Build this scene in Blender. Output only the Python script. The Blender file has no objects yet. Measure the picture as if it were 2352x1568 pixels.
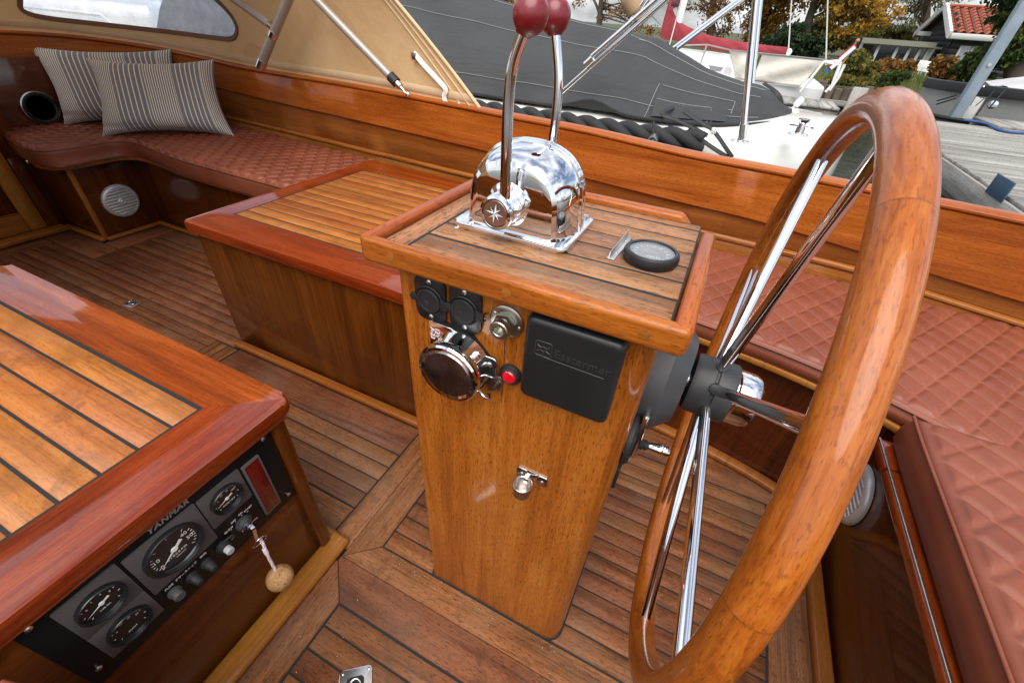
import bpy, bmesh, math, random
import numpy as np
from mathutils import Vector, Matrix
rad = math.radians
random.seed(7)
scene = bpy.context.scene
COL = scene.collection

# ------------------------------------------------------------------ camera
# calibrated from the boat's own right angles: x aft, y starboard, z up, metres
RC = np.array([[0.90000, 0.30680, -0.31001], [0.43170, -0.53070, 0.72940], [0.05920, -0.79010, -0.61010]])
def _ortho(R):
    r2 = R[2] / np.linalg.norm(R[2]); r0 = R[0] - r2 * (R[0] @ r2); r0 /= np.linalg.norm(r0)
    return np.array([r0, np.cross(r2, r0), r2])
FPX = 970.0; CX = 1176.0; CY = 784.0; CAMH = 1.2
def _setup():
    hs, h0 = .075, 35.0
    n = np.array([-hs, 1.0, -(h0 - CY) / FPX]); up = -n / np.linalg.norm(n)
    u = -2816.0; A = np.array([u, (h0 - CY) + hs * u, FPX]); A /= np.linalg.norm(A)
    X = -A; X -= up * (X @ up); X /= np.linalg.norm(X)
    return np.array([X, np.cross(up, X), up])
RC = _setup()
EYE = np.array([0.0, 0.0, CAMH])
def ray(x, y): return RC @ np.array([x - CX, y - CY, FPX])
def onz(x, y, z): d = ray(x, y); return Vector(EYE + d * ((z - CAMH) / d[2]))
def onx(x, y, X): d = ray(x, y); return Vector(EYE + d * (X / d[0]))
def ony(x, y, Y): d = ray(x, y); return Vector(EYE + d * (Y / d[1]))
def depth(p): return float(RC[:, 2] @ (np.array(p) - EYE))

cam = bpy.data.cameras.new('camera'); camo = bpy.data.objects.new('camera', cam); COL.objects.link(camo)
cam.sensor_width = 36.0; cam.lens = FPX / 2352.0 * 36.0; cam.clip_start = .02; cam.clip_end = 900
m = Matrix.Identity(4)
for i in range(3):
    m[i][0] = RC[i, 0]; m[i][1] = -RC[i, 1]; m[i][2] = -RC[i, 2]; m[i][3] = EYE[i]
camo.matrix_world = m
scene.camera = camo

# ------------------------------------------------------------------ sky, sun, exposure
SUN_EL, SUN_AZ = 60.0, 165.0      # degrees; azimuth of the direction towards the sun, from +Y towards +X
w = bpy.data.worlds.new('World'); scene.world = w; w.use_nodes = True
nt = w.node_tree; nt.nodes.clear()
out = nt.nodes.new('ShaderNodeOutputWorld'); bg = nt.nodes.new('ShaderNodeBackground')
sky = nt.nodes.new('ShaderNodeTexSky'); sky.sky_type = 'NISHITA'; sky.sun_disc = False
sky.sun_elevation = rad(SUN_EL); sky.sun_rotation = rad(SUN_AZ); sky.air_density = 1.0; sky.dust_density = 2.5; sky.ozone_density = 1.0
tc = nt.nodes.new('ShaderNodeTexCoord'); mp = nt.nodes.new('ShaderNodeMapping'); mp.inputs['Scale'].default_value = (1.6, 1.6, 3.4)
nz = nt.nodes.new('ShaderNodeTexNoise'); nz.inputs['Scale'].default_value = 1.5; nz.inputs['Detail'].default_value = 8; nz.inputs['Roughness'].default_value = .58
rp = nt.nodes.new('ShaderNodeValToRGB'); rp.color_ramp.elements[0].position = .38; rp.color_ramp.elements[1].position = .66
mx = nt.nodes.new('ShaderNodeMix'); mx.data_type = 'RGBA'
nt.links.new(tc.outputs['Generated'], mp.inputs['Vector']); nt.links.new(mp.outputs['Vector'], nz.inputs['Vector'])
nt.links.new(nz.outputs['Fac'], rp.inputs['Fac']); nt.links.new(rp.outputs['Color'], mx.inputs[0])
nt.links.new(sky.outputs['Color'], mx.inputs[6]); mx.inputs[7].default_value = (9.6, 9.8, 10.2, 1)
nt.links.new(mx.outputs[2], bg.inputs['Color']); bg.inputs['Strength'].default_value = .10
nt.links.new(bg.outputs['Background'], out.inputs['Surface'])
sl = bpy.data.lights.new('sun', 'SUN'); sl.energy = 2.4; sl.angle = rad(60); sl.color = (1, .95, .87)
so = bpy.data.objects.new('sun', sl); COL.objects.link(so)
sd = Vector((math.sin(rad(SUN_AZ)) * math.cos(rad(SUN_EL)), math.cos(rad(SUN_AZ)) * math.cos(rad(SUN_EL)), math.sin(rad(SUN_EL))))
so.rotation_euler = sd.to_track_quat('Z', 'Y').to_euler()
vs = scene.view_settings
vs.view_transform = 'Standard'; vs.look = 'None'; vs.exposure = .72; vs.gamma = 1; vs.use_curve_mapping = False
scene.cycles.max_bounces = 10; scene.cycles.transparent_max_bounces = 12
scene.cycles.caustics_reflective = False; scene.cycles.caustics_refractive = False

# ------------------------------------------------------------------ materials
MATS = {}
class NB:
    def __init__(s, name):
        s.m = bpy.data.materials.new(name); s.m.use_nodes = True; s.t = s.m.node_tree
        s.b = s.t.nodes['Principled BSDF']; s.o = s.t.nodes['Material Output']
    def n(s, typ, **kw):
        nd = s.t.nodes.new(typ)
        for k, v in kw.items():
            if hasattr(nd, k): setattr(nd, k, v)
        return nd
    def l(s, a, b): s.t.links.new(a, b)
    def val(s, sock, v):
        if hasattr(v, 'links') or isinstance(v, bpy.types.NodeSocket): s.l(v, sock)
        else: sock.default_value = v
    def math(s, op, a, b=0.0, clamp=False):
        nd = s.n('ShaderNodeMath', operation=op); nd.use_clamp = clamp
        s.val(nd.inputs[0], a); s.val(nd.inputs[1], b); return nd.outputs[0]
    def noise(s, vec, scale, detail=4, rough=.55, dist=0.0):
        nd = s.n('ShaderNodeTexNoise'); s.l(vec, nd.inputs['Vector'])
        nd.inputs['Scale'].default_value = scale; nd.inputs['Detail'].default_value = detail
        nd.inputs['Roughness'].default_value = rough; nd.inputs['Distortion'].default_value = dist
        return nd.outputs['Fac']
    def map(s, vec, sc, loc=(0, 0, 0), rot=(0, 0, 0)):
        nd = s.n('ShaderNodeMapping'); s.l(vec, nd.inputs['Vector']); nd.inputs['Scale'].default_value = sc
        nd.inputs['Location'].default_value = loc; nd.inputs['Rotation'].default_value = rot; return nd.outputs[0]
    def ramp(s, fac, stops, interp='LINEAR'):
        nd = s.n('ShaderNodeValToRGB'); s.l(fac, nd.inputs[0]); cr = nd.color_ramp; cr.interpolation = interp
        while len(cr.elements) < len(stops): cr.elements.new(.5)
        for e, (p, c) in zip(cr.elements, stops):
            e.position = p; e.color = (c, c, c, 1) if isinstance(c, (int, float)) else (*c, 1)
        return nd.outputs[0]
    def mix(s, fac, a, b, blend='MIX'):
        nd = s.n('ShaderNodeMix', data_type='RGBA', blend_type=blend)
        s.val(nd.inputs[0], fac)
        for sock, v in ((nd.inputs[6], a), (nd.inputs[7], b)):
            if isinstance(v, tuple): sock.default_value = (*v, 1) if len(v) == 3 else v
            else: s.l(v, sock)
        return nd.outputs[2]
    def bump(s, h, strength=.2, dist=.002, normal=None):
        nd = s.n('ShaderNodeBump'); s.l(h, nd.inputs['Height']); nd.inputs['Strength'].default_value = strength
        nd.inputs['Distance'].default_value = dist
        if normal: s.l(normal, nd.inputs['Normal'])
        return nd.outputs[0]
    def set(s, **kw):
        for k, v in kw.items():
            k = k.replace('_', ' ')
            sock = s.b.inputs[k]
            if isinstance(v, tuple) and len(v) == 3: sock.default_value = (*v, 1) if sock.type == 'RGBA' else v
            else: s.val(sock, v)
        return s
    def obj(s): return s.n('ShaderNodeTexCoord').outputs['Object']
    def uv(s): return s.n('ShaderNodeTexCoord').outputs['UV']
    def rnd(s): return s.n('ShaderNodeObjectInfo').outputs['Random']
    def offs(s, vec, k=31.0):
        cb = s.n('ShaderNodeCombineXYZ'); r = s.rnd()
        for i, q in enumerate((1.0, .73, .41)): s.l(s.math('MULTIPLY', r, k * q), cb.inputs[i])
        ad = s.n('ShaderNodeVectorMath', operation='ADD'); s.l(vec, ad.inputs[0]); s.l(cb.outputs[0], ad.inputs[1]); return ad.outputs[0]

def wood(kind, axis='x'):
    key = kind + axis
    if key in MATS: return MATS[key]
    #        dark            mid             light        rough coat  crough blotch pores freq
    P = {'varnish': ((.105, .013, .0020), (.205, .029, .0036), (.330, .062, .0085), .36, 1.0, .035, .35, .35, 1.0),
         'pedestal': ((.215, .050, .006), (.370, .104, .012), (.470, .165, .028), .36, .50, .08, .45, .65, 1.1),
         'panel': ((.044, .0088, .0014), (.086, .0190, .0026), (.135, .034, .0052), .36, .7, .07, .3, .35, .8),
         'amber': ((.210, .066, .010), (.310, .108, .018), (.400, .160, .034), .40, .35, .16, .25, .35, 1.0),
         'coaming': ((.220, .047, .006), (.340, .084, .011), (.440, .130, .022), .38, .40, .14, .22, .55, 1.2),
         'topteak': ((.215, .062, .012), (.385, .126, .026), (.475, .182, .048), .45, .25, .22, 1.15, .35, 1.0),
         'traydeck': ((.110, .048, .022), (.310, .125, .048), (.430, .215, .105), .5, .25, .22, .55, .9, 1.1),
         'floor': ((.080, .026, .010), (.215, .076, .028), (.320, .128, .054), .62, .0, .4, .75, .8, 1.0),
         'burl': ((.215, .050, .006), (.355, .096, .011), (.450, .148, .022), .34, .6, .11, .45, .5, 1.0),
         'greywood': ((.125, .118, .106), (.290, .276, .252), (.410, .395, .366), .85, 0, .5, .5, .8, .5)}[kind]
    b = NB('wood_' + key); dk, md, lt, rg, coat, crg, blo, por, fq = P
    v = b.uv() if axis == 'u' else b.obj()
    joint = None
    if kind == 'burl':      # glued rim segments: grain and tone jump at each joint
        sp = b.n('ShaderNodeSeparateXYZ'); b.l(v, sp.inputs[0]); q = b.math('DIVIDE', sp.outputs[0], .3079); seg = b.math('FLOOR', b.math('ADD', q, .37))
        fr_ = b.math('FRACT', b.math('ADD', q, .37)); joint = b.math('LESS_THAN', fr_, .006)
        wn = b.n('ShaderNodeTexWhiteNoise'); wn.noise_dimensions = '1D'; b.l(seg, wn.inputs['W']); tone = wn.outputs['Value']
        cb = b.n('ShaderNodeCombineXYZ'); b.l(b.math('MULTIPLY', seg, 3.7), cb.inputs[0]); b.l(b.math('MULTIPLY', tone, 9.0), cb.inputs[1])
        ad = b.n('ShaderNodeVectorMath', operation='ADD'); b.l(v, ad.inputs[0]); b.l(cb.outputs[0], ad.inputs[1]); v = ad.outputs[0]
    v = b.offs(v)
    def sc(long, cross):
        a = {'x': (long, cross, cross), 'y': (cross, long, cross), 'z': (cross, cross, long), 'u': (long, cross, 1)}[axis]
        return a
    if kind == 'burl':
        f1 = b.noise(b.map(v, (9, 40, 1)), 1.0, 5, .6, 2.6); f2 = b.noise(b.map(v, (30, 330, 1)), 1.0, 4, .65, 1.5)
        f3 = b.noise(b.map(v, (110, 420, 1)), 1.0, 3, .6)
    else:
        f1 = b.noise(b.map(v, sc(1.3 * fq, 17 * fq)), 1.0, 6, .6, .7); f2 = b.noise(b.map(v, sc(7 * fq, 190 * fq)), 1.0, 4, .62, .3)
        f3 = b.noise(b.map(v, sc(70, 430)), 1.0, 3, .6)
    fac = b.math('ADD', b.math('MULTIPLY', f1, .62), b.math('MULTIPLY', f2, .38))
    c = b.ramp(fac, [(.36, dk), (.5, md), (.65, lt)])
    pr = b.ramp(f3, [(.37, 1.0), (.45, 0.0)])
    c = b.mix(b.math('MULTIPLY', pr, min(1, por * .95)), c, tuple(x * .40 for x in dk))
    bl = b.noise(b.obj() if axis != 'u' else v, 11 if kind != 'floor' else 6, 5, .6, .4)
    blm = b.ramp(bl, [(.50, 0.0), (.72, 1.0)])
    c = b.mix(b.math('MULTIPLY', blm, blo * .55), c, tuple(x * .55 for x in md))
    if kind in ('floor', 'topteak', 'traydeck'):      # damp spots, spills and foot wear
        s1 = b.noise(b.obj(), 13 if kind != 'topteak' else 9, 6, .68, .8); s2 = b.noise(b.obj(), 34, 4, .6)
        st = b.math('MULTIPLY', b.ramp(s1, [(.53, 0.0), (.63, 1.0)]), b.ramp(s2, [(.35, .35), (.6, 1.0)]))
        c = b.mix(b.math('MULTIPLY', st, {'floor': .62, 'topteak': .55, 'traydeck': .45}[kind]), c, tuple(x * .42 for x in md))
        if kind != 'topteak': c = b.mix(b.math('MULTIPLY', b.ramp(b.noise(b.obj(), 3.1, 5, .65), [(.45, 0.0), (.7, 1.0)]), .38), c, (.22, .155, .105))
    if joint is not None:
        c = b.mix(b.math('MULTIPLY', tone, .35), c, (.28, .066, .008)); c = b.mix(b.math('MULTIPLY', joint, .35), c, (.07, .02, .004))
    hv = b.n('ShaderNodeHueSaturation'); b.l(c, hv.inputs['Color'])
    vr = {'topteak': .14, 'coaming': .12, 'pedestal': .1}.get(kind, .30); b.l(b.math('ADD', b.math('MULTIPLY', b.rnd(), vr), 1 - vr * .47), hv.inputs['Value'])
    b.l(b.math('ADD', b.math('MULTIPLY', b.rnd(), .012), .494), hv.inputs['Hue'])
    b.set(Base_Color=hv.outputs[0], Coat_Weight=coat, Coat_Roughness=crg, Coat_IOR=1.55, Specular_IOR_Level=.10 if coat > .3 else .2)
    b.l(b.math('ADD', b.math('MULTIPLY', f2, .22), rg - .11), b.b.inputs['Roughness'])
    b.l(b.bump(b.math('ADD', f2, b.math('MULTIPLY', f3, .7)), .22 if kind in ('floor', 'traydeck', 'greywood') else .07, .0012), b.b.inputs['Normal'])
    if coat:
        cn = b.noise(b.obj(), 7, 3, .5)
        b.l(b.bump(b.math('ADD', cn, b.math('MULTIPLY', f2, .05)), .10, .006), b.b.inputs['Coat Normal'])
    MATS[key] = b.m; return b.m

def plain(name, color, rough=.5, metal=0.0, coat=0.0, bump=0.0, bscale=200, var=0.0, spec=.5, vscale=8, **kw):
    if name in MATS: return MATS[name]
    b = NB(name); b.set(Base_Color=color, Roughness=rough, Metallic=metal, Coat_Weight=coat, Specular_IOR_Level=spec)
    if var:
        f = b.noise(b.offs(b.obj()), vscale, 6, .6)
        c = b.mix(b.ramp(f, [(.3, 0.0), (.7, 1.0)]), tuple(x * (1 - var) for x in color), tuple(min(1, x * (1 + var)) for x in color))
        b.l(c, b.b.inputs['Base Color'])
        b.l(b.math('ADD', b.math('MULTIPLY', f, .25), rough - .12, True), b.b.inputs['Roughness'])
    if bump:
        b.l(b.bump(b.noise(b.obj(), bscale, 3), bump, .002), b.b.inputs['Normal'])
    for k, v in kw.items(): b.set(**{k: v})
    MATS[name] = b.m; return b.m

def chrome():
    if 'chrome' in MATS: return MATS['chrome']
    b = NB('chrome'); f = b.noise(b.obj(), 60, 5, .65); g = b.noise(b.obj(), 700, 2)
    b.set(Base_Color=(.80, .81, .83), Metallic=1.0)
    b.l(b.math('ADD', b.math('MULTIPLY', b.ramp(f, [(.52, 0.0), (.75, 1.0)]), .16), .035), b.b.inputs['Roughness'])
    b.l(b.bump(b.math('ADD', f, b.math('MULTIPLY', g, .2)), .025, .001), b.b.inputs['Normal'])
    MATS['chrome'] = b.m; return b.m

# ------------------------------------------------------------------ mesh helpers
XF = [Matrix.Identity(4)]
def thing(name, label, cat, loc=(0, 0, 0), group=None, kind=None):
    o = bpy.data.objects.new(name, None); COL.objects.link(o); o.location = loc; o.empty_display_size = .05
    if label: o['label'] = label
    if cat: o['category'] = cat
    if group: o['group'] = group
    if kind: o['kind'] = kind
    return o
def tag(o, label, cat, group=None, kind=None):
    o['label'] = label
    if cat: o['category'] = cat
    if group: o['group'] = group
    if kind: o['kind'] = kind
    return o
def adopt(o, parent):
    if parent is not None:
        o.parent = parent; p = parent; t = Vector((0, 0, 0))
        loc = Vector(parent.location) if parent.type == 'EMPTY' else Vector((0, 0, 0))
        o.matrix_parent_inverse = Matrix.Translation(-loc)
def from_bm(name, bm, mat, parent=None, smooth=40):
    bm.transform(XF[-1]) if XF[-1] != Matrix.Identity(4) else None
    me = bpy.data.meshes.new(name); bm.to_mesh(me); bm.free()
    o = bpy.data.objects.new(name, me); COL.objects.link(o)
    for mm in (mat if isinstance(mat, (list, tuple)) else [mat]): me.materials.append(mm)
    if smooth:
        me.shade_smooth()
        if smooth < 180: me.set_sharp_from_angle(angle=rad(smooth))
    adopt(o, parent); return o
def from_py(name, V, F, mat, parent=None, smooth=40, uvs=None):
    me = bpy.data.meshes.new(name); me.from_pydata([tuple(XF[-1] @ Vector(v)) for v in V], [], F); me.update()
    o = bpy.data.objects.new(name, me); COL.objects.link(o)
    for mm in (mat if isinstance(mat, (list, tuple)) else [mat]): me.materials.append(mm)
    if uvs is not None:
        ul = me.uv_layers.new(name='UVMap')
        for lp in me.loops: ul.data[lp.index].uv = uvs[lp.vertex_index]
    if smooth:
        me.shade_smooth()
        if smooth < 180: me.set_sharp_from_angle(angle=rad(smooth))
    adopt(o, parent); return o
def box(name, x0, x1, y0, y1, z0, z1, mat, parent=None, bev=.003, seg=2, smooth=50):
    bm = bmesh.new(); bmesh.ops.create_cube(bm, size=1)
    for v in bm.verts:
        v.co = Vector(((x0 + x1) / 2 + v.co.x * (x1 - x0), (y0 + y1) / 2 + v.co.y * (y1 - y0), (z0 + z1) / 2 + v.co.z * (z1 - z0)))
    if bev: bmesh.ops.bevel(bm, geom=bm.edges[:], offset=bev, segments=seg, affect='EDGES', profile=.5)
    return from_bm(name, bm, mat, parent, smooth)
def prism(name, poly, z0, z1, mat, parent=None, bev=0.0, seg=2, smooth=40, frame=None, bevcap='both'):
    """poly: 2-D outline, extruded z0..z1 in local z; frame maps local to world"""
    bm = bmesh.new()
    a = [bm.verts.new((p[0], p[1], z0)) for p in poly]; t = [bm.verts.new((p[0], p[1], z1)) for p in poly]
    n = len(poly); fb = bm.faces.new(a[::-1]); ft = bm.faces.new(t)
    for i in range(n): bm.faces.new((a[i], a[(i + 1) % n], t[(i + 1) % n], t[i]))
    if bev:
        es = list(ft.edges) + (list(fb.edges) if bevcap == 'both' else [])
        bmesh.ops.bevel(bm, geom=es, offset=bev, segments=seg, affect='EDGES', profile=.5)
    bmesh.ops.recalc_face_normals(bm, faces=bm.faces)
    if frame is not None: bm.transform(frame)
    return from_bm(name, bm, mat, parent, smooth)
def roundslab(name, x0, x1, y0, y1, r, z0, z1, e, mat, parent, n=6):
    """slab with a generous quarter-round front edge; lies in local xy, front at z1"""
    loops = [(0, z0)] + [(e * (1 - math.cos(rad(a))), z1 - e + e * math.sin(rad(a))) for a in (0, 22, 45, 67, 90)] + [(e * 1.6, z1)]
    V = []; F = []; L = None
    for d, z in loops:
        P_ = rrect(x0 + d, x1 - d, y0 + d, y1 - d, max(.0015, r - d * .55), n); L = len(P_); V += [(p[0], p[1], z) for p in P_]
    for k in range(len(loops) - 1):
        for i in range(L): F.append((k * L + i, k * L + (i + 1) % L, (k + 1) * L + (i + 1) % L, (k + 1) * L + i))
    F.append(tuple(range(L))[::-1]); F.append(tuple((len(loops) - 1) * L + i for i in range(L)))
    return from_py(name, V, F, mat, parent, 50)
def rrect(x0, x1, y0, y1, r, n=5):
    if not isinstance(r, (list, tuple)): r = [r] * 4
    out = []
    for (cx, cy, a0, rr) in ((x1 - r[0], y1 - r[0], 0, r[0]), (x0 + r[1], y1 - r[1], 90, r[1]), (x0 + r[2], y0 + r[2], 180, r[2]), (x1 - r[3], y0 + r[3], 270, r[3])):
        for i in range(n + 1):
            a = rad(a0 + 90 * i / n); out.append((cx + rr * math.cos(a), cy + rr * math.sin(a)))
    return out
def frame(c, z, x=None):
    z = Vector(z).normalized()
    if x is None: x = Vector((0, 0, 1)).cross(z) if abs(z.z) < .95 else Vector((1, 0, 0))
    x = Vector(x); x = (x - z * x.dot(z)).normalized(); y = z.cross(x)
    mm = Matrix.Identity(4)
    for i in range(3): mm[i][0] = x[i]; mm[i][1] = y[i]; mm[i][2] = z[i]; mm[i][3] = c[i]
    return mm
FY = lambda c: frame(c, (0, -1, 0), (1, 0, 0))     # faces the port side: local x = aft, y = up, z = towards -y
FXP = lambda c: frame(c, (1, 0, 0), (0, 1, 0))     # faces aft: local x = +y, y = up, z = +x
FZ = lambda c: frame(c, (0, 0, 1), (1, 0, 0))
def lathe(name, prof, mat, parent=None, fr=None, n=32, smooth=35, a0=0, a1=360):
    V = []; F = []; full = abs(a1 - a0) >= 360; m_ = n if full else n + 1
    for (r, h) in prof:
        for i in range(m_):
            a = rad(a0 + (a1 - a0) * i / n); V.append((r * math.cos(a), r * math.sin(a), h))
    for k in range(len(prof) - 1):
        for i in range(n if full else n):
            j = (i + 1) % m_; F.append((k * m_ + i, k * m_ + j, (k + 1) * m_ + j, (k + 1) * m_ + i))
    if full:
        if prof[0][0] > 1e-6: F.append(tuple(range(m_))[::-1])
        if prof[-1][0] > 1e-6: F.append(tuple((len(prof) - 1) * m_ + i for i in range(m_)))
    if fr is not None: V = [tuple(fr @ Vector(v)) for v in V]
    o = from_py(name, V, F, mat, parent, 0)
    bm = bmesh.new(); bm.from_mesh(o.data); bmesh.ops.remove_doubles(bm, verts=bm.verts, dist=1e-6); bmesh.ops.recalc_face_normals(bm, faces=bm.faces); bm.to_mesh(o.data); bm.free()
    o.data.shade_smooth(); o.data.set_sharp_from_angle(angle=rad(smooth)); return o
def spline(P, n=8, closed=False):
    P = [Vector(p) for p in P]; out = []; N = len(P)
    for i in range(N if closed else N - 1):
        p0 = P[(i - 1) % N] if (closed or i > 0) else P[0] * 2 - P[1]
        p1 = P[i]; p2 = P[(i + 1) % N]; p3 = P[(i + 2) % N] if (closed or i + 2 < N) else p2 * 2 - p1
        for k in range(n):
            t = k / n; out.append(.5 * ((2 * p1) + (p2 - p0) * t + (2 * p0 - 5 * p1 + 4 * p2 - p3) * t * t + (3 * p1 - p0 - 3 * p2 + p3) * t ** 3))
    if not closed: out.append(P[-1])
    return out
def tube(name, P, r, mat, parent=None, n=12, closed=False, smooth=60, flat=None, up=None, caps=True):
    """r: radius or list; flat=(a,b) elliptical/strap section"""
    P = [Vector(p) for p in P]; N = len(P); V = []; F = []; UV = []
    T = []
    for i in range(N):
        a = P[(i - 1) % N] if (closed or i > 0) else P[i]; b = P[(i + 1) % N] if (closed or i < N - 1) else P[i]
        T.append((b - a).normalized())
    ref = Vector(up) if up is not None else (Vector((0, 0, 1)) if abs(T[0].z) < .9 else Vector((1, 0, 0)))
    nrm = (ref - T[0] * ref.dot(T[0])).normalized(); L = 0
    for i in range(N):
        if up is not None: q = Vector(up) - T[i] * Vector(up).dot(T[i]); nrm = q.normalized() if q.length > 1e-5 else nrm
        else: nrm = (nrm - T[i] * nrm.dot(T[i])).normalized()
        bi = T[i].cross(nrm)
        if i: L += (P[i] - P[i - 1]).length
        rr = r[i] if isinstance(r, (list, tuple)) else r
        for k in range(n):
            a = 2 * math.pi * k / n
            ca, sa = math.cos(a), math.sin(a)
            if flat: ca = math.copysign(abs(ca) ** .35, ca) * flat[0]; sa = math.copysign(abs(sa) ** .35, sa) * flat[1]; V.append(P[i] + nrm * ca + bi * sa)
            else: V.append(P[i] + nrm * rr * ca + bi * rr * sa)
            UV.append((L, rr * min(a, 2 * math.pi - a)))
    for i in range(N if closed else N - 1):
        j = (i + 1) % N
        for k in range(n): F.append((i * n + k, i * n + (k + 1) % n, j * n + (k + 1) % n, j * n + k))
    if not closed and caps: F.append(tuple(range(n))[::-1]); F.append(tuple((N - 1) * n + k for k in range(n)))
    return from_py(name, V, F, mat, parent, smooth, UV)
def sphere(name, c, r, mat, parent=None, n=24, sc=(1, 1, 1), fr=None):
    bm = bmesh.new(); bmesh.ops.create_uvsphere(bm, u_segments=n, v_segments=n // 2 + 2, radius=1)
    mm = (fr if fr is not None else Matrix.Translation(Vector(c))) @ Matrix.Diagonal((r * sc[0], r * sc[1], r * sc[2], 1)); bm.transform(mm)
    return from_bm(name, bm, mat, parent, 180)
def grid(name, fn, nu, nv, mat, parent=None, smooth=60, uvf=None, thick=0.0):
    V = []; F = []; UV = []
    for i in range(nu + 1):
        for j in range(nv + 1):
            u, v = i / nu, j / nv; V.append(tuple(fn(u, v))); UV.append(uvf(u, v) if uvf else (u, v))
    for i in range(nu):
        for j in range(nv):
            a = i * (nv + 1) + j; F.append((a, a + nv + 1, a + nv + 2, a + 1))
    o = from_py(name, V, F, mat, parent, smooth, UV)
    if thick:
        md = o.modifiers.new('thickness', 'SOLIDIFY'); md.thickness = thick; md.offset = 0
    return o
def text(name, s, size, mat, fr, parent=None, depth_=.0004, align='CENTER', shear=0.0, space=1.0, bold=0.0):
    cu = bpy.data.curves.new(name, 'FONT'); cu.body = s; cu.size = size; cu.extrude = depth_; cu.align_x = align; cu.align_y = 'CENTER'
    cu.shear = shear; cu.space_character = space; cu.resolution_u = 3; cu.offset = bold
    o = bpy.data.objects.new(name, cu); COL.objects.link(o)
    dg = bpy.context.evaluated_depsgraph_get(); me = bpy.data.meshes.new_from_object(o.evaluated_get(dg))
    bpy.data.objects.remove(o); bpy.data.curves.remove(cu)
    me.transform(XF[-1] @ fr); me.name = name
    ob = bpy.data.objects.new(name, me); COL.objects.link(ob); me.materials.clear(); me.materials.append(mat); adopt(ob, parent); return ob
def screw(p, zdir, r, parent, mat=None):
    r *= .85
    o = lathe('screw', [(r, 0), (r, r * .25), (r * .6, r * .55), (0, r * .6)], mat or STEEL, parent, frame(p, zdir), 12)
    fr = frame(p, zdir)
    a = random.uniform(0, 3); 
    for k in range(2):
        c, s_ = math.cos(a + k * 1.57), math.sin(a + k * 1.57)
        tube('slot', [fr @ Vector((-r * .45 * c, -r * .45 * s_, r * .58)), fr @ Vector((r * .45 * c, r * .45 * s_, r * .58))], r * .1, plain('slot_dark', (.05, .05, .05), .6), o, 4)
    return o
# ------------------------------------------------------------------ common materials
CH = chrome()
BLK = plain('black_plastic', (.012, .012, .013), .38, var=.15, bump=.05, bscale=600)
RUB = plain('black_rubber', (.014, .014, .015), .6, bump=.08, bscale=300, var=.2)
CAULK = plain('black_caulk', (.010, .010, .011), .7, var=.2)
STEEL = plain('brushed_steel', (.66, .65, .62), .30, 1.0, var=.12, vscale=40)
WHITEP = plain('white_print', (.75, .75, .72), .6)
def leather():
    b = NB('red_leather'); v = b.obj()
    f = b.noise(v, 420, 4, .6); g = b.noise(v, 5, 4, .6)
    vo = b.n('ShaderNodeTexVoronoi'); b.l(v, vo.inputs['Vector']); vo.inputs['Scale'].default_value = 900
    sp = b.n('ShaderNodeSeparateXYZ'); b.l(v, sp.inputs[0])
    c = b.mix(b.ramp(g, [(.35, 0.0), (.7, 1.0)]), (.172, .043, .021), (.240, .068, .034))
    at = b.n('ShaderNodeAttribute'); at.attribute_name = 'seam'
    c = b.mix(b.math('MULTIPLY', at.outputs['Fac'], .26), c, (.46, .17, .11))
    b.set(Base_Color=c, Roughness=.42, Specular_IOR_Level=.42)
    b.l(b.math('ADD', b.math('MULTIPLY', g, .22), .30), b.b.inputs['Roughness'])
    b.l(b.bump(b.math('ADD', vo.outputs['Distance'], f), .18, .0008), b.b.inputs['Normal'])
    return b.m
LEATHER = leather()

# ------------------------------------------------------------------ cockpit floor
floor = box('cockpit_floor', -3.52, .64, -.6, 2.0, -.03, -.004, CAULK, None, 0)
tag(floor, 'weathered brown teak cockpit floor with black caulked seams', None, kind='structure'); 
G = .0022
def board(x0, x1, y0, y1, ax='x', name='plank', parent=floor, z=0.0, th=.012, mat='floor', g=G):
    dz = random.uniform(-.0006, .0006)
    return box(name, x0 + g, x1 - g, y0 + g, y1 - g, z - th, z + dz, wood(mat, ax), parent, .0012, 1)
y = .40
while y < 1.28:      # forward hatch
    x0 = -3.333 if y < .935 else -2.95
    x1 = -1.735 if y < .79 else -1.635
    board(x0, x1, y, y + .0495); y += .0495
board(-3.44, -2.952, .944, 1.080, 'x', 'margin_board'); board(-3.104, -2.952, 1.080, 1.40, 'y', 'margin_board')
board(-2.95, -1.632, 1.292, 1.40, 'x', 'margin_board'); board(-3.445, -3.335, .2, .944, 'y', 'margin_board')
board(-1.733, -1.662, .35, .792, 'y', 'margin_board'); board(-1.660, -1.605, .35, .792, 'y', 'margin_board')
for i in range(4): board(-1.60, -.668, .458 + i * .0538, .458 + (i + 1) * .0538)
board(-1.60, -.668, .675, .80, 'x', 'margin_board'); board(-1.60, -.668, .352, .456, 'x', 'margin_board')
board(-.665, -.600, .352, .80, 'y', 'margin_board', g=.0008); prism('margin_board', [(-.5985, .3345), (-.5195, .4035), (-.5195, 1.22), (-.5985, 1.22)], -.012, .0003, wood('floor', 'y'), floor, .0008, 1)
for i in range(13): board(-.517, .476, .404 + i * .0513, .404 + (i + 1) * .0513)
def polyboard(poly, ax): return prism('margin_board', poly, -.012, random.uniform(-.0006, .0006), wood('floor', ax), floor, .0008, 1)
polyboard([(-.5995, .3325), (.60, .3325), (.60, .4008), (-.5185, .4008)], 'x'); polyboard([(-.522, .2415), (.60, .2415), (.60, .3312), (-.6005, .3312), (-.5995, .3182)], 'x')
for i in range(12): board(-.520, .470, .238 - (i + 1) * .052, .238 - i * .052)
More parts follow.
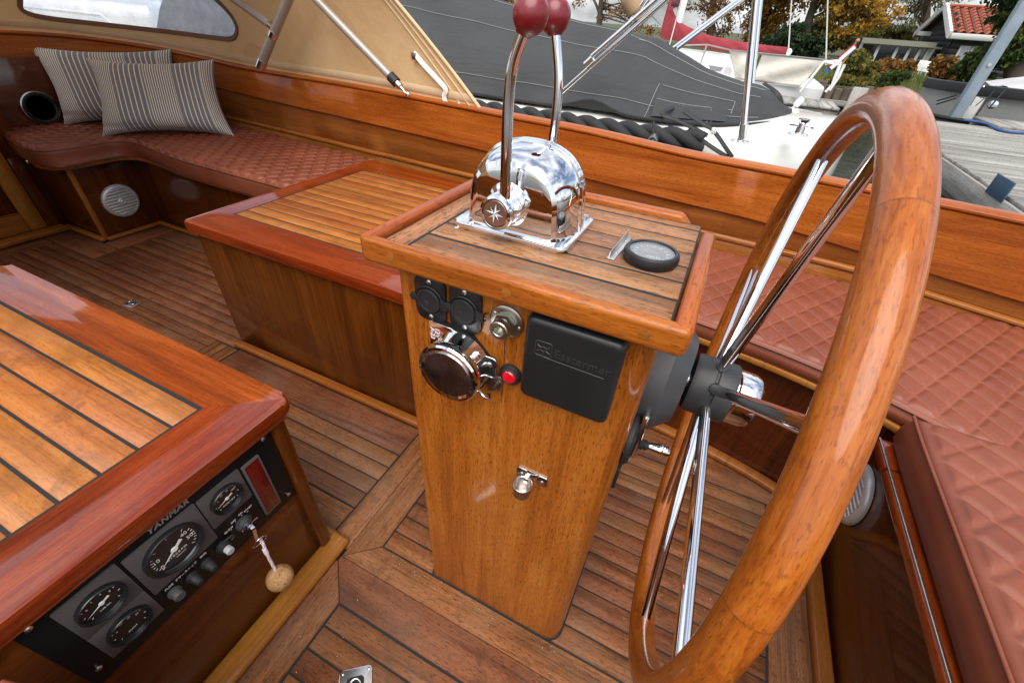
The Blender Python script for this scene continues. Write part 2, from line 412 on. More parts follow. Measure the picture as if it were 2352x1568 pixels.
polyboard([(-.614, -.5), (-.524, -.5), (-.524, .2405), (-.6005, .3165), (-.614, .3165)], 'y'); board(.4735, .568, -.5, .2405, 'y', 'margin_board'); board(.4785, .60, .403, 1.071, 'y', 'margin_board')
board(-.517, .60, 1.073, 1.24, 'x', 'margin_board')

def latch(c, ang, label, s=1.0):
    t = thing('floor_latch', label, 'latch', (c[0], c[1], .001), 'lift rings let into the floor')
    XF.append(Matrix.Translation(Vector(c)) @ Matrix.Rotation(ang, 4, 'Z') @ Matrix.Scale(s, 4))
    prism('plate', rrect(-.034, .034, -.026, .026, .005), .0005, .003, STEEL, t, .0008)
    prism('recess', rrect(-.022, .020, -.014, .014, .006), .0031, .0036, plain('latch_dark', (.02, .02, .02), .4, .6), t)
    tube('ring', spline([(.018 * math.cos(a), .011 * math.sin(a), .006) for a in np.linspace(0, 2 * math.pi, 9)[:-1]], 4, True), .0022, CH, t, 8, True)
    for sx in (-1, 1):
        for sy in (-1, 1): screw((sx * .029, sy * .021, .003), (0, 0, 1), .0026, t)
    XF.pop()
latch((-2.318, .782, .001), rad(8), 'small steel lift ring in the forward floor between the two wooden boxes')
latch((-.362, .118, .001), rad(-52), 'steel lift plate in the near floor cut by the bottom edge', 1.35)

# ------------------------------------------------------------------ steering console
con = thing('steering_console', 'varnished orange-brown wooden steering console carrying the chrome throttle', 'console', (-.175, .54, 0))
PW = wood('pedestal', 'z')
prism('body', rrect(-.352, .004, .404, .672, [.03, .012, .012, .036], 6), .002, .9425, PW, con, 0)
prism('base_seal', rrect(-.356, .008, .400, .676, [.03, .012, .012, .038], 6), 0.0005, .006, CAULK, con, 0)
tray = box('tray', -.360, .016, .3825, .690, .9425, .9545, wood('varnish', 'x'), con, .002)
zt = .966; ys = [.384, .436, .480, .524, .568, .612, .656, .681]
for a, b_ in zip(ys[:-1], ys[1:]): board(-.318, .0085, a, b_, 'x', 'plank', tray, zt, .011, 'traydeck', .0022)
board(-.3525, -.3185, .384, .681, 'y', 'plank', tray, zt, .011, 'traydeck', .001)
box('seam_bed', -.3535, .0075, .3835, .682, .9546, .9652, CAULK, tray, 0)
RM = wood('coaming', 'x'); RMY = wood('coaming', 'y')
def rim(name, x0, x1, y0, y1, z0, z1, ax, tap=None):
    bm = bmesh.new(); bmesh.ops.create_cube(bm, size=1)
    for v in bm.verts: v.co = Vector(((x0 + x1) / 2 + v.co.x * (x1 - x0), (y0 + y1) / 2 + v.co.y * (y1 - y0), (z0 + z1) / 2 + v.co.z * (z1 - z0)))
    if tap:
        for v in bm.verts:
            if tap == 'x1' and v.co.x > (x0 + x1) / 2 and v.co.z > (z0 + z1) / 2: v.co.x -= .03
            if tap == 'y1' and v.co.y > (y0 + y1) / 2 and v.co.z > (z0 + z1) / 2: v.co.y -= .025
    bmesh.ops.bevel(bm, geom=bm.edges[:], offset=.0068, segments=4, affect='EDGES', profile=.5)
    return from_bm(name, bm, wood('coaming', ax), tray, 60)
rim('rim_board', -.372, .028, .3660, .3832, .9405, .9742, 'x')
rim('rim_board', -.3755, -.354, .3685, .702, .9425, .9752, 'y')
rim('rim_board', .0100, .0295, .3685, .662, .9425, .9752, 'y', 'y1')
rim('rim_board', -.372, .006, .681, .704, .945, .9752, 'x', 'x1')
for p in ((896, 588), (1163, 672), (1479, 768)):
    q = ony(*p, .366); lathe('plug', [(.0058, -.003), (.0058, .0004), (0, .0006)], wood('amber', 'x'), tray, FY(q), 16)

tube('crack', [ony(1161, 740, .4038), ony(1157, 850, .4038), ony(1152, 925, .4038)], .0005, CAULK, con, 4)

# ------------------------------------------------------------------ twin throttle
th = thing('throttle_control', 'chrome twin-lever throttle on the console with two red ball knobs', 'throttle', (-.22, .54, zt))
cx0 = -.219
prism('base_plate', rrect(-.303, -.137, .470, .601, .012), zt + .0005, zt + .008, CH, th, .0035, 3)
def tomb(hw, h, n=26, z0=0.0):
    pts = [(hw * 1.06, z0)]
    for i in range(n + 1):
        a = math.pi * i / n; e = .82
        c, s = math.cos(a), max(0.0, math.sin(a))
        pts.append((hw * math.copysign(abs(c) ** e, c), h - hw * .98 + hw * .98 * s ** e if True else 0))
    pts.append((-hw * 1.06, z0)); return pts
def loft(name, secs, mat, parent, smooth=30):
    V = []; F = []; n = len(secs[0][1])
    for (yy, poly) in secs: V += [(cx0 + p[0], yy, zt + p[1]) for p in poly]
    for k in range(len(secs) - 1):
        for i in range(n): F.append((k * n + i, k * n + (i + 1) % n, (k + 1) * n + (i + 1) % n, (k + 1) * n + i))
    F.append(tuple(range(n))[::-1]); F.append(tuple((len(secs) - 1) * n + i for i in range(n)))
    o = from_py(name, V, F, mat, parent, 0); bm = bmesh.new(); bm.from_mesh(o.data); bmesh.ops.recalc_face_normals(bm, faces=bm.faces); bm.to_mesh(o.data); bm.free()
    o.data.shade_smooth(); o.data.set_sharp_from_angle(angle=rad(smooth)); return o
S = lambda yy, hw, h: (yy, tomb(hw, h))
loft('housing', [S(0.4785, 0.0500, 0.0850), S(0.4800, 0.0555, 0.0910), S(0.4835, 0.0605, 0.0960), S(0.4890, 0.0645, 0.0998), S(0.4980, 0.0685, 0.1035), S(0.5100, 0.0715, 0.1062), S(0.5220, 0.0735, 0.1082), S(0.5305, 0.0742, 0.1090), S(0.5310, 0.0765, 0.1116), S(0.5350, 0.0765, 0.1116), S(0.5355, 0.0742, 0.1090), S(0.5420, 0.0742, 0.1090), S(0.5425, 0.0765, 0.1116), S(0.5465, 0.0765, 0.1116), S(0.5470, 0.0742, 0.1090), S(0.5560, 0.0732, 0.1078), S(0.5700, 0.0695, 0.1040), S(0.5800, 0.0640, 0.0985), S(0.5860, 0.0560, 0.0900), S(0.5880, 0.0480, 0.0820)], CH, th, 16)
for p in ((-.278, .479), (-.172, .479), (-.278, .595), (-.160, .595)): screw((p[0], p[1], zt + .008), (0, 0, 1), .0045, th, STEEL)
for p in ((1048, 523), (1275, 577)): q = onz(*p, zt); screw((q.x, q.y, zt), (0, 0, 1), .004, th, STEEL)
RED = plain('red_knob', (.175, .010, .014), .33, bump=.03, bscale=500, coat=.25, var=.12)
for side in (0, 1):
    hz = 1.010
    if side == 0:
        c = Vector((-.2235, .470, hz)); sg = -1
        pts = [ony(1158, 470, .4545), ony(1161, 430, .4545), ony(1164, 330, .4545), ony(1168, 230, .4545), ony(1178, 150, .4535), ony(1204, 72, .452), ony(1213, 50, .452)]
        kc = ony(1219, 33, .452)
        lathe('hub_ring', [(.030, 0), (.0315, .004), (.0305, .0065), (.027, .007)], BLK, th, FY((c.x, .4875, c.z)), 36)
        hub = lathe('hub', [(.0285, 0), (.0285, .008), (.0265, .011), (.0220, .014), (.0205, .020), (.0215, .026), (.0215, .040), (.0205, .0425), (.0180, .0435), (.0175, .0425), (0, .0425)], CH, th, FY((c.x, .4865, c.z)), 40)
        fr = FY((c.x, .4865 - .0428, c.z)); g1 = plain('star_white', (.75, .76, .76), .35); g2 = plain('star_black', (.02, .02, .02), .3); g3 = plain('star_grey', (.36, .37, .38), .35)
        lathe('badge', [(.0155, -.001), (.0155, .0003), (.0, .0003)], plain('badge_metal', (.55, .42, .36), .35, 1.0), hub, fr, 32)
        for k in range(8):
            a = rad(90 + 45 * k - 8); R_ = .0125 if k % 2 == 0 else .0100
            tip = Vector((math.cos(a) * R_, math.sin(a) * R_, .0009))
            for sgn, mt in ((-1, g2 if k % 2 else g1), (1, g1 if k % 2 else g3)):
                e = Vector((math.cos(a + sgn * rad(22.5)) * .0042, math.sin(a + sgn * rad(22.5)) * .0042, .0009))
                from_py('star_point', [fr @ Vector((0, 0, .0014)), fr @ tip, fr @ e], [(0, 1, 2) if sgn > 0 else (0, 2, 1)], mt, hub, 0)
        sphere('grub_screw', (c.x + .020, .462, c.z + .004), .0075, CH, th, 14)
    else:
        c = Vector((-.2235, .600, hz)); sg = 1
        pts = [ony(1262, 470, .612), ony(1266, 400, .612), ony(1270, 325, .612), ony(1279, 250, .612), ony(1283, 180, .612), ony(1279, 110, .612), ony(1275, 70, .612), ony(1274, 55, .612)]
        kc = ony(1274, 36, .612)
        lathe('hub', [(.0285, 0), (.0285, .008), (.0215, .014), (.0215, .034), (0, .036)], CH, th, frame((c.x, .585, c.z), (0, 1, 0)), 32)
    sp_ = spline(pts, 6); lev = tube('lever', sp_, [(.0068 if side == 0 else .0070) - .0016 * i / len(sp_) for i in range(len(sp_))], CH, th, 20)
    fr = frame(kc, (kc - Vector(pts[-2])).normalized())
    r_ = (42 if side == 0 else 37) / FPX * depth(kc)
    lathe('knob', [(r_ * .34, -r_ * 1.02), (r_ * .46, -r_ * 1.0), (r_ * .5, -r_ * .93)] + [(r_ * math.cos(t), r_ * math.sin(t) * 1.04) for t in np.linspace(rad(-58), rad(84), 16)] + [(0, r_ * 1.04)], RED, lev, fr, 36, 50)

# ------------------------------------------------------------------ round gauge on the tray
gz = zt + .0008; gc = onz(1494, 590, gz + .004); gx, gy = gc.x, gc.y
gt = thing('round_gauge', 'round gauge with thick black rim lying on the console tray', 'gauge', (gx, gy, gz))
fr = FZ((gx, gy, gz)); gr = .0345
lathe('bezel', [(gr * .96, 0), (gr, .004), (gr, .009), (gr * .97, .0125), (gr * .90, .0140), (gr * .82, .0138), (gr * .80, .0125), (gr * .79, .0085), (0, .0080)], BLK, gt, fr, 48, 30)
dial = lathe('dial', [(gr * .785, .0092), (0, .0093)], plain('dial_grey', (.16, .17, .165), .5), gt, fr, 36)
for k in range(11):
    a = rad(215 - 25 * k); tube('mark', [fr @ Vector((math.cos(a) * gr * .52, math.sin(a) * gr * .52, .0096)), fr @ Vector((math.cos(a) * gr * .64, math.sin(a) * gr * .64, .0096))], .0005, WHITEP, dial, 4)
text('reading', 'VOLTS', .006, WHITEP, fr @ Matrix.Translation((.004, -.012, .0096)), dial)
glass = NB('gauge_glass'); tp = glass.n('ShaderNodeBsdfTransparent'); gs = glass.n('ShaderNodeBsdfGlossy'); gs.inputs['Roughness'].default_value = .08; ms = glass.n('ShaderNodeMixShader'); ms.inputs[0].default_value = .22
glass.l(tp.outputs[0], ms.inputs[1]); glass.l(gs.outputs[0], ms.inputs[2]); glass.l(ms.outputs[0], glass.o.inputs['Surface'])
lathe('glass', [(gr * .80, .0125), (gr * .6, .0132), (0, .0136)], glass.m, gt, fr, 36)
a_, b_ = onz(1404, 592, zt + .003), onz(1448, 540, zt + .003)
bt = thing('metal_bracket', 'small bent metal strip standing beside the round gauge on the tray', 'bracket', ((a_ + b_) / 2))
d = (b_ - a_).normalized(); nrm = Vector((d.y, -d.x, 0))
prism('strip', [(0, -.004), ((b_ - a_).length, -.004), ((b_ - a_).length, .006), (0, .006)], 0, .0012, STEEL, bt, .0003, frame=frame(a_ - Vector((0, 0, .0025)), (0, 0, 1), d))
prism('upright', [(0, 0), ((b_ - a_).length, 0), ((b_ - a_).length - .002, .011), (.004, .008)], 0, .0012, STEEL, bt, .0003, frame=frame(a_ - Vector((0, 0, .0025)) + nrm * -.004, nrm, d))
for k in (.25, .75): screw(a_ + (b_ - a_) * k + Vector((0, 0, -.0012)), (0, 0, 1), .0026, bt)

# ------------------------------------------------------------------ fittings on the console face
YF = .404
def socket(px, label):
    c = ony(*px, YF); t = thing('power_socket', label, 'socket', c, 'twin power sockets on the console')
    XF.append(FY(c)); K = .86
    prism('plate', rrect(-.028 * K, .028 * K, -.040 * K, .040 * K, .012), .0003, .0052, BLK, t, .0012)
    lathe('collar', [(.0255 * K, .005), (.0255 * K, .0075), (.0235 * K, .0085), (.022 * K, .007)], BLK, t, None, 32)
    cap = lathe('cap', [(.0215 * K, .005), (.0215 * K, .0105), (.020 * K, .012), (.0155 * K, .0122), (.015 * K, .0113), (.0, .0113)], RUB, t, None, 32)
    prism('tab', [(-.019, -.006), (-.019, .006), (-.028, .005), (-.031, 0), (-.028, -.005)], .0065, .010, RUB, cap, .0005)
    prism('hinge', [(.018, -.008), (.030, -.005), (.030, .005), (.018, .008)], .006, .0095, RUB, cap, .0005)
    for yy in (-.0055, .0055): tube('hinge_band', [(.0235, yy, .0098), (.030, yy, .0098), (.031, yy, .004)], .0011, RUB, cap, 6)
    MK = plain('cap_mark', (.035, .035, .036), .5)
    tube('mark', [(0, -.007, .0116), (0, .007, .0116)], .0005, MK, cap, 4); tube('mark', [(-.004, .001, .0116), (0, -.003, .0116), (.004, .003, .0116)], .0005, MK, cap, 4)
    for yy in (-.0315, .0315): screw((0, yy * K, .0052), (0, 0, 1), .0042, t)
    XF.pop()
socket((993, 684), 'black capped power socket, the one at the console corner'); socket((1072, 708), 'black capped power socket beside the steel hex fitting')
c = ony(1165, 737, YF); t = thing('hex_fitting', 'steel flange with a hex nut under the console tray', 'fitting', c)
XF.append(FY(c)); GM = plain('zinc', (.46, .46, .40), .3, 1.0, var=.15, vscale=60)
lathe('flange', [(.0235, .0003), (.0235, .003), (.022, .004), (.013, .0045)], GM, t, None, 36)
prism('hex_nut', [(.0150 * math.cos(rad(60 * k + 12)), .0150 * math.sin(rad(60 * k + 12))) for k in range(6)], .004, .016, GM, t, .0012)
lathe('spout', [(.0128, .015), (.0128, .0245), (.0118, .0258), (.0078, .026), (.0066, .025), (.0066, .010), (0, .010)], GM, t, None, 32)
for a in (150, 352): screw((.0185 * math.cos(rad(a)), .0185 * math.sin(rad(a)), .0035), (0, 0, 1), .0032, t)
XF.pop()
# chrome horn
c = ony(1072, 812, YF); t = thing('horn', 'round chrome horn drum on a black bracket below the sockets', 'horn', c)
XF.append(FY(c)); hr = .0455
BCH = plain('dark_mirror', (.42, .38, .36), .26, 1.0, var=.1, vscale=30)
prism('mount_plate', [(-.052, .046), (-.052, -.012), (-.012, -.046), (.030, -.046), (.046, -.020), (.046, .005), (.012, .040), (-.02, .046)], .0003, .011, BLK, t, .001)
prism('face_plate', [(-.053, .047), (-.053, -.01), (-.015, -.044), (.028, -.044), (.044, -.016), (.040, .006), (.012, .036), (-.018, .046)], .011, .0128, CH, t, .0006)
drum = lathe('drum', [(hr * .95, .012), (hr * .95, .036), (hr * .97, .038), (hr * 1.0, .0395), (hr * 1.03, .046), (hr * 1.02, .050), (hr * .97, .0525), (hr * .88, .053), (hr * .80, .0515), (hr * .79, .0508), (0, .0508)], CH, t, None, 56, 25)
lathe('drum_face', [(hr * .80, .0512), (hr * .785, .0528), (0, .0532)], BCH, drum, None, 48)
sphere('drum_rivet', (hr * .68, hr * .66, .026), .006, CH, drum, 12, (1, 1, .5))
TXT = WHITEP
text('voltage', '12V', .011, TXT, Matrix.Translation((-.0395, .030, .0130)) @ Matrix.Rotation(rad(-90), 4, 'Z'), t); text('rating', 'A-23', .010, TXT, Matrix.Translation((-.0475, .027, .0130)) @ Matrix.Rotation(rad(-90), 4, 'Z'), t)
ear = prism('bracket_ear', rrect(.024, .055, -.012, .022, .006), .012, .0145, BLK, t, .0005)
tube('ear_rim', [(p[0], p[1], .0148) for p in rrect(.024, .055, -.012, .022, .006)], .0009, CH, ear, 6, True)
screw((.045, .010, .0146), (0, 0, 1), .0048, t)
tube('clip', spline([(.036, -.022, .034), (.050, -.026, .040), (.056, -.034, .034), (.050, -.040, .022), (.042, -.048, .014)], 5), .0022, CH, t, 8)
prism('foot', [(.038, -.05), (.060, -.04), (.062, -.014), (.040, -.016)], .0003, .007, BCH, t, .0006)
XF.pop()
c = ony(1175, 857, YF); t = thing('push_button', 'glossy red push button in a black ring on the console face', 'button', c)
XF.append(FY(c)); lathe('bezel', [(.0165, .0003), (.0165, .004), (.0150, .0065), (.0125, .0075), (.0118, .006)], RUB, t, None, 32)
lathe('collar', [(.0142, .006), (.0142, .0085), (.0110, .0105), (.0100, .009)], RUB, t, None, 32)
lathe('lens', [(.0102, .006), (.0102, .0095), (.0085, .0112), (0, .0118)], plain('red_lens', (.72, .006, .016), .18, coat=.8), t, None, 28)
XF.pop()
# black moulded box with embossed lettering
xl, xr = -.1445, -.0270; zb, zt2 = .8035, .9305
t = thing('black_box', 'flat black plastic box with embossed lettering on the console face', 'box', (-.09, YF, .84))
XF.append(FY((0, YF, 0)))
prism('back_shell', rrect(xl + .002, xr - .002, zb + .002, zt2 - .002, .006), .0003, .012, BLK, t, .001)
lid = roundslab('lid', xl, xr, zb, zt2, .010, .0135, .030, .0075, BLK, t)
EM = plain('embossed', (.030, .030, .031), .28)
text('lettering', 'Eastermer', .0165, EM, Matrix.Translation((-.0705, .8895, .0299)) @ Matrix.Rotation(rad(-1.0), 4, 'Z'), lid, .0009)
tube('underline', [(-.1165, .8800, .0301), (-.042, .8785, .0301)], .0006, EM, lid, 5)
lx, lz = -.1180, .8915
tube('emblem_frame', [(lx + p[0], lz + p[1], .0301) for p in rrect(-.0105, .0105, -.0105, .0105, .0035)], .0006, EM, lid, 5, True)
tube('emblem_ring', [(lx + .0032 * math.cos(a), lz + .0032 * math.sin(a), .0301) for a in np.linspace(0, 6.283, 13)[:-1]], .0007, EM, lid, 5, True)
for k in range(6):
    a = rad(60 * k + 30); tube('emblem_ray', [(lx + .0036 * math.cos(a), lz + .0036 * math.sin(a), .0301), (lx + .0095 * math.cos(a), lz + .0095 * math.sin(a) * .95, .0301)], .0005, EM, lid, 4)
XF.pop()
# small cup
c = ony(1218, 1090, YF); t = thing('pole_socket', 'tiny chrome cup holder screwed low on the console face', 'holder', c)
XF.append(FY(c))
prism('plate', rrect(-.022, .030, -.006, .012, .002), .0003, .0022, CH, t, .0005)
for xx in (-.014, .022): prism('lug', rrect(xx - .009, xx + .009, -.011, .011, .003), .0022, .0036, BCH, t, .0006); screw((xx, -.002, .0036), (0, 0, 1), .0048, t)
cupf = Matrix.Translation((-.004, -.012, .022)) @ Matrix.Rotation(rad(-90), 4, 'X')
lathe('cup', [(0, -.013), (.0135, -.013), (.0145, -.011), (.0148, .011), (.0160, .013), (.0148, .0135), (.0132, .012), (.0128, -.010), (0, -.0105)], BCH, t, cupf, 32)
box('neck', -.008, .000, -.014, 0, .002, .010, CH, t, .001)
XF.pop()
# crank lever on the aft side of the console
c = Vector((.005, .475, .700)); t = thing('crank_lever', 'chrome crank lever with a stubby handle on the console side', 'lever', c)
CF = frame(c, (1, 0, 0), (0, 1, 0))
lathe('base', [(.044, 0), (.044, .006), (.038, .010), (.020, .011)], RUB, t, CF, 32)
prism('arm', [(-.013, -.032), (.013, -.032), (.016, -.01), (.012, .045), (.006, .056), (-.006, .056), (-.012, .045), (-.016, -.01)], .010, .019, CH, t, .004, 3, frame=CF)
hb = c + Vector((.018, -.002, -.006)); ax_ = Vector((1, .05, .06)).normalized()
lathe('boot', [(.0095, -.004), (.008, .001), (.0095, .003), (.007, .006), (.0085, .009), (.006, .012), (.004, .018)], RUB, t, frame(hb, ax_), 20)
lathe('handle', [(.0045, .012), (.0062, .016), (.0085, .028), (.0085, .040), (.0065, .044), (0, .045)], CH, t, frame(hb, ax_), 24)
box('stop_block', .004, .016, c.y - .004, c.y + .006, c.z - .060, c.z - .046, RUB, t, .001)
box('stop_block', .004, .010, c.y - .010, c.y + .010, c.z - .125, c.z - .075, RUB, t, .001)

# ------------------------------------------------------------------ steering wheel
WC = Vector((.128, .574, .757)); WN = Vector((1, -.024, -.018)).normalized(); WR = .392
hub0 = ony(1632, 890, .574)
u = WN.cross(Vector((0, 0, 1))).normalized(); v = WN.cross(u)
wh = thing('helm', 'large varnished wooden steering wheel with chrome spokes', 'steering wheel', WC)
tube('rim', [WC + (u * math.cos(a) + v * math.sin(a)) * WR for a in np.linspace(0, 2 * math.pi, 145)[:-1]], .0194, wood('burl', 'u'), wh, 28, True)
HF = frame(hub0, WN)
lathe('hub', [(.030, -.034), (.045, -.032), (.047, -.026), (.047, -.003), (.0455, -.001), (.0455, .001), (.047, .003), (.047, .026), (.045, .029)], plain('hub_grey', (.030, .031, .032), .45, bump=.06, bscale=300, var=.2), wh, HF, 40)
lathe('hub_cap', [(.041, .028), (.042, .034), (.0415, .052), (.038, .061), (.030, .066), (0, .068)], CH, wh, HF, 40)
for k in range(8):
    a = rad(8 + 45 * k); d = u * math.cos(a) + v * math.sin(a)
    p0 = hub0 + d * .040; p1 = WC + d * (WR - .010)
    sp = tube('spoke', [p0, p0.lerp(p1, .15), p1], .0082, CH, wh, 16)
    lathe('ferrule', [(.0105, 0), (.010, .008), (.0082, .012)], RUB, sp, frame(hub0 + d * .036, (p1 - p0)), 16)
sh = thing('steering_housing', 'dark grey tapered housing between the console and the wheel hub', 'housing', (0, .574, .757))
lathe('cone', [(.066, -.002), (.095, .002), (.094, .056), (.070, .082), (.040, .084)], plain('grey_plastic', (.055, .057, .060), .5, bump=.05, bscale=400, var=.15), sh, frame((hub0.x - .122, hub0.y, hub0.z), WN), 14, 30)
tube('shaft', [Vector((hub0.x - .06, hub0.y, hub0.z)), hub0], .012, STEEL, sh, 16)
# ------------------------------------------------------------------ engine box with teak top
def teak_top(t, x0, x1, y0, y1, z, fl, fr_, fn, ff, seams, lip=.042, rad_=.03):
    """framed, rounded lid with planks; fl.. = frame widths at x0, x1, y0, y1"""
    base = prism('lid_core', rrect(x0 + .004, x1 - .004, y0 + .004, y1 - .004, rad_), z - lip, z - .0055, wood('varnish', 'x'), t, .004)
    a = (x0 + fl, y0 + fn); b_ = (x1 - fr_, y0 + fn); c = (x1 - fr_, y1 - ff); d = (x0 + fl, y1 - ff)
    def arc(cx_, cy_, a0, n=4): 
        A_ = [(cx_ + rad_ * math.cos(rad(a0 + 90 * i / (2 * n))), cy_ + rad_ * math.sin(rad(a0 + 90 * i / (2 * n)))) for i in range(2 * n + 1)]
        return A_[:n + 1], A_[n:]
    ne, sw, se, nw = arc(x1 - rad_, y1 - rad_, 0), arc(x0 + rad_, y0 + rad_, 180), arc(x1 - rad_, y0 + rad_, 270), arc(x0 + rad_, y1 - rad_, 90)
    for outer, inner, ax in ((se[1] + ne[0], (c, b_), 'y'), (nw[1] + sw[0], (a, d), 'y'), (sw[1] + se[0], (b_, a), 'x'), (ne[1] + nw[0], (d, c), 'x')):
        bm = bmesh.new(); poly = list(outer) + list(inner); no = len(outer)
        lo = [bm.verts.new((p[0], p[1], z - lip)) for p in poly]; hi = [bm.verts.new((p[0], p[1], z)) for p in poly]; n = len(poly)
        bm.faces.new(lo[::-1]); bm.faces.new(hi)
        for i in range(n): bm.faces.new((lo[i], lo[(i + 1) % n], hi[(i + 1) % n], hi[i]))
        es = [bm.edges.get((L_[i], L_[i + 1])) for L_ in (hi, lo) for i in range(no - 1)]
        bmesh.ops.bevel(bm, geom=[e for e in es if e], offset=min(.013, rad_ * .8), segments=5, affect='EDGES', profile=.5)
        bmesh.ops.recalc_face_normals(bm, faces=bm.faces)
        from_bm('frame_board', bm, wood('varnish', ax), t, 50)
    box('caulk_bed', a[0], b_[0], a[1], d[1], z - .006, z - .0012, CAULK, t, 0)
    yy = a[1] + .004
    ys_ = [a[1] + .005] + seams + [d[1] - .005]
    for p, q in zip(ys_[:-1], ys_[1:]):
        box('plank', a[0] + .006, b_[0] - .006, p + .0028, q - .0028, z - .005, z + random.uniform(-.0003, .0003), wood('topteak', 'x'), t, .0008, 1)

eb = thing('engine_box', 'low varnished wooden engine box with a planked teak lid and gauge panel in its end', 'box', (-1.2, .1, 0))
ZT = .552
teak_top(eb, -1.76, -.640, -.55, .379, ZT, .10, .127, .10, .104, [.275 - .0585 * k for k in range(11, 0, -1)], .036)
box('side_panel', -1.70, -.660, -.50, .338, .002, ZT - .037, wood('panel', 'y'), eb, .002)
box('corner_post', -.680, -.6455, .318, .350, .0015, ZT - .0375, wood('panel', 'z'), eb, .008, 3)
box('base_moulding', -.6615, -.6015, -.55, .372, .001, .026, wood('amber', 'y'), eb, .012, 4)
box('base_moulding', -1.70, -.648, .351, .374, .001, .022, wood('amber', 'x'), eb, .006, 3)

# ------------------------------------------------------------------ instrument panel
ip = thing('instrument_panel', 'black engine instrument panel with four gauges and a key switch', 'panel', (-.66, .11, .4))
XP = -.6590
FP = lambda y, z, x=XP: FXP((x, y, z))
BLKP = plain('panel_black', (.007, .007, .008), .42, bump=.04, bscale=500, var=.2, spec=.2); GRYP = plain('panel_grey', (.085, .078, .074), .55, bump=.15, bscale=900, var=.08, spec=.25)
prism('plate', rrect(-.088, .312, .288, .517, .006), 0, .007, BLKP, ip, .0015, frame=FXP((XP, 0, 0)))
x1 = XP + .007
HOLE = plain('dial_black', (.008, .008, .008), .5); NEED = plain('needle_white', (.85, .84, .80), .5)
def gauge(y, z, r, ang, lab=None, big=False, needle=True):
    fr = FXP((x1 + .0035, y, z))
    g = lathe('gauge', [(r * 1.0, .0), (r * 1.0, .0085), (r * .97, .0100), (r * .94, .0095), (r * .93, .0075), (r * .90, .0065), (r * .885, .0035), (r * .86, .0016), (0, .0014)], plain('gauge_black', (.010, .011, .012), .35, coat=.2), ip, fr, 44, 25)
    d0 = .0020
    for k in range(25 if big else 9):
        a = rad(220 - (260 / (24 if big else 8)) * k)
        if big and 6 < k < 18 and k % 4: continue
        r0, r1 = (.66 if (k % 4 == 0 and big) else .70) * r, .78 * r
        tube('mark', [fr @ Vector((math.cos(a) * r0, math.sin(a) * r0, d0)), fr @ Vector((math.cos(a) * r1, math.sin(a) * r1, d0))], .00045, NEED, g, 4)
    if big:
        for s, yy, zz in (('0', -.026, -.016), ('10', -.028, .004), ('40', .022, .014), ('50', .027, -.001)): text('digits', s, .011, NEED, fr @ Matrix.Translation((yy, zz, d0 + .0002)), g, .0001)
        text('unit', 'x100RPM', .0070, NEED, fr @ Matrix.Translation((.0, -.0135, d0 + .0002)), g, .0001, space=1.3)
        text('maker_line', 'NIPPON SEIKI', .0028, NEED, fr @ Matrix.Translation((.004, -.021, d0 + .0002)), g, .0001)
    else:
        for k, s in enumerate(lab[0]):
            a = rad(150 - 120 * k / max(1, len(lab[0]) - 1)); text('digits', s, .0052, NEED, fr @ Matrix.Translation((math.cos(a) * r * .56, math.sin(a) * r * .56, d0 + .0002)), g, .0001)
        text('caption', lab[1], .0042, NEED, fr @ Matrix.Translation((0, -r * .42, d0 + .0002)), g, .0001)
    if needle:
        a = rad(ang); dv = Vector((math.cos(a), math.sin(a), 0)); n = Vector((-dv.y, dv.x, 0)); L = r * .78; B = r * .38; w_ = r * .035
        z_ = Vector((0, 0, d0 + .001))
        from_py('needle', [fr @ (z_ + dv * L), fr @ (z_ + n * w_ * 1.6), fr @ (z_ - dv * B + n * w_ * 2.2), fr @ (z_ - dv * B - n * w_ * 2.2), fr @ (z_ - n * w_ * 1.6)], [(0, 1, 4), (1, 2, 3, 4)], NEED, g, 0)
        lathe('needle_boss', [(r * .13, d0 + .0008), (r * .11, d0 + .002), (0, d0 + .0022)], NEED, g, fr, 16)
for (a, b_, c, d) in ((.0335, .1490, .369, .4865), (.1515, .2335, .394, .4825), (-.0530, .0285, .4015, .4955), (-.0530, .0285, .3215, .4000)):
    prism('grey_plate', rrect(a, b_, c, d, .002), 0, .0035, GRYP, ip, .0006, frame=FXP((x1, 0, 0)))
gauge(.0905, .4315, .0470, 214, big=True)
gauge(.1935, .4420, .0305, 196, (('C', '60', '90', '120'), 'WATER TEMP'))
gauge(-.0125, .4490, .0315, 200, (('0', '2', '4', '6'), 'LUB OIL'))
gauge(-.0125, .3610, .0310, 0, (('0', '10', '20', '30'), 'BOOST'), needle=False)
text('maker_name', 'YANMAR', .0150, plain('name_silver', (.28, .27, .26), .5), FP(.112, .4985, x1 + .0004), ip, .0003, shear=.25, space=1.15, bold=.0006)
lampf = prism('lamp_frame', rrect(.2385, .2765, .310, .477, .002), 0, .004, plain('lamp_frame_grey', (.10, .10, .105), .45), ip, .0006, frame=FXP((x1, 0, 0)))
prism('lamp_window', rrect(.2425, .2725, .316, .472, .001), .0036, .0048, plain('dark_red_lens', (.10, .004, .004), .22, coat=.4), lampf, .0005, frame=FXP((x1, 0, 0)))
for (yy, zz) in ((-.073, .500), (-.071, .326), (.2985, .3055), (.298, .500)): screw((x1, yy, zz), (1, 0, 0), .0056, ip, STEEL)
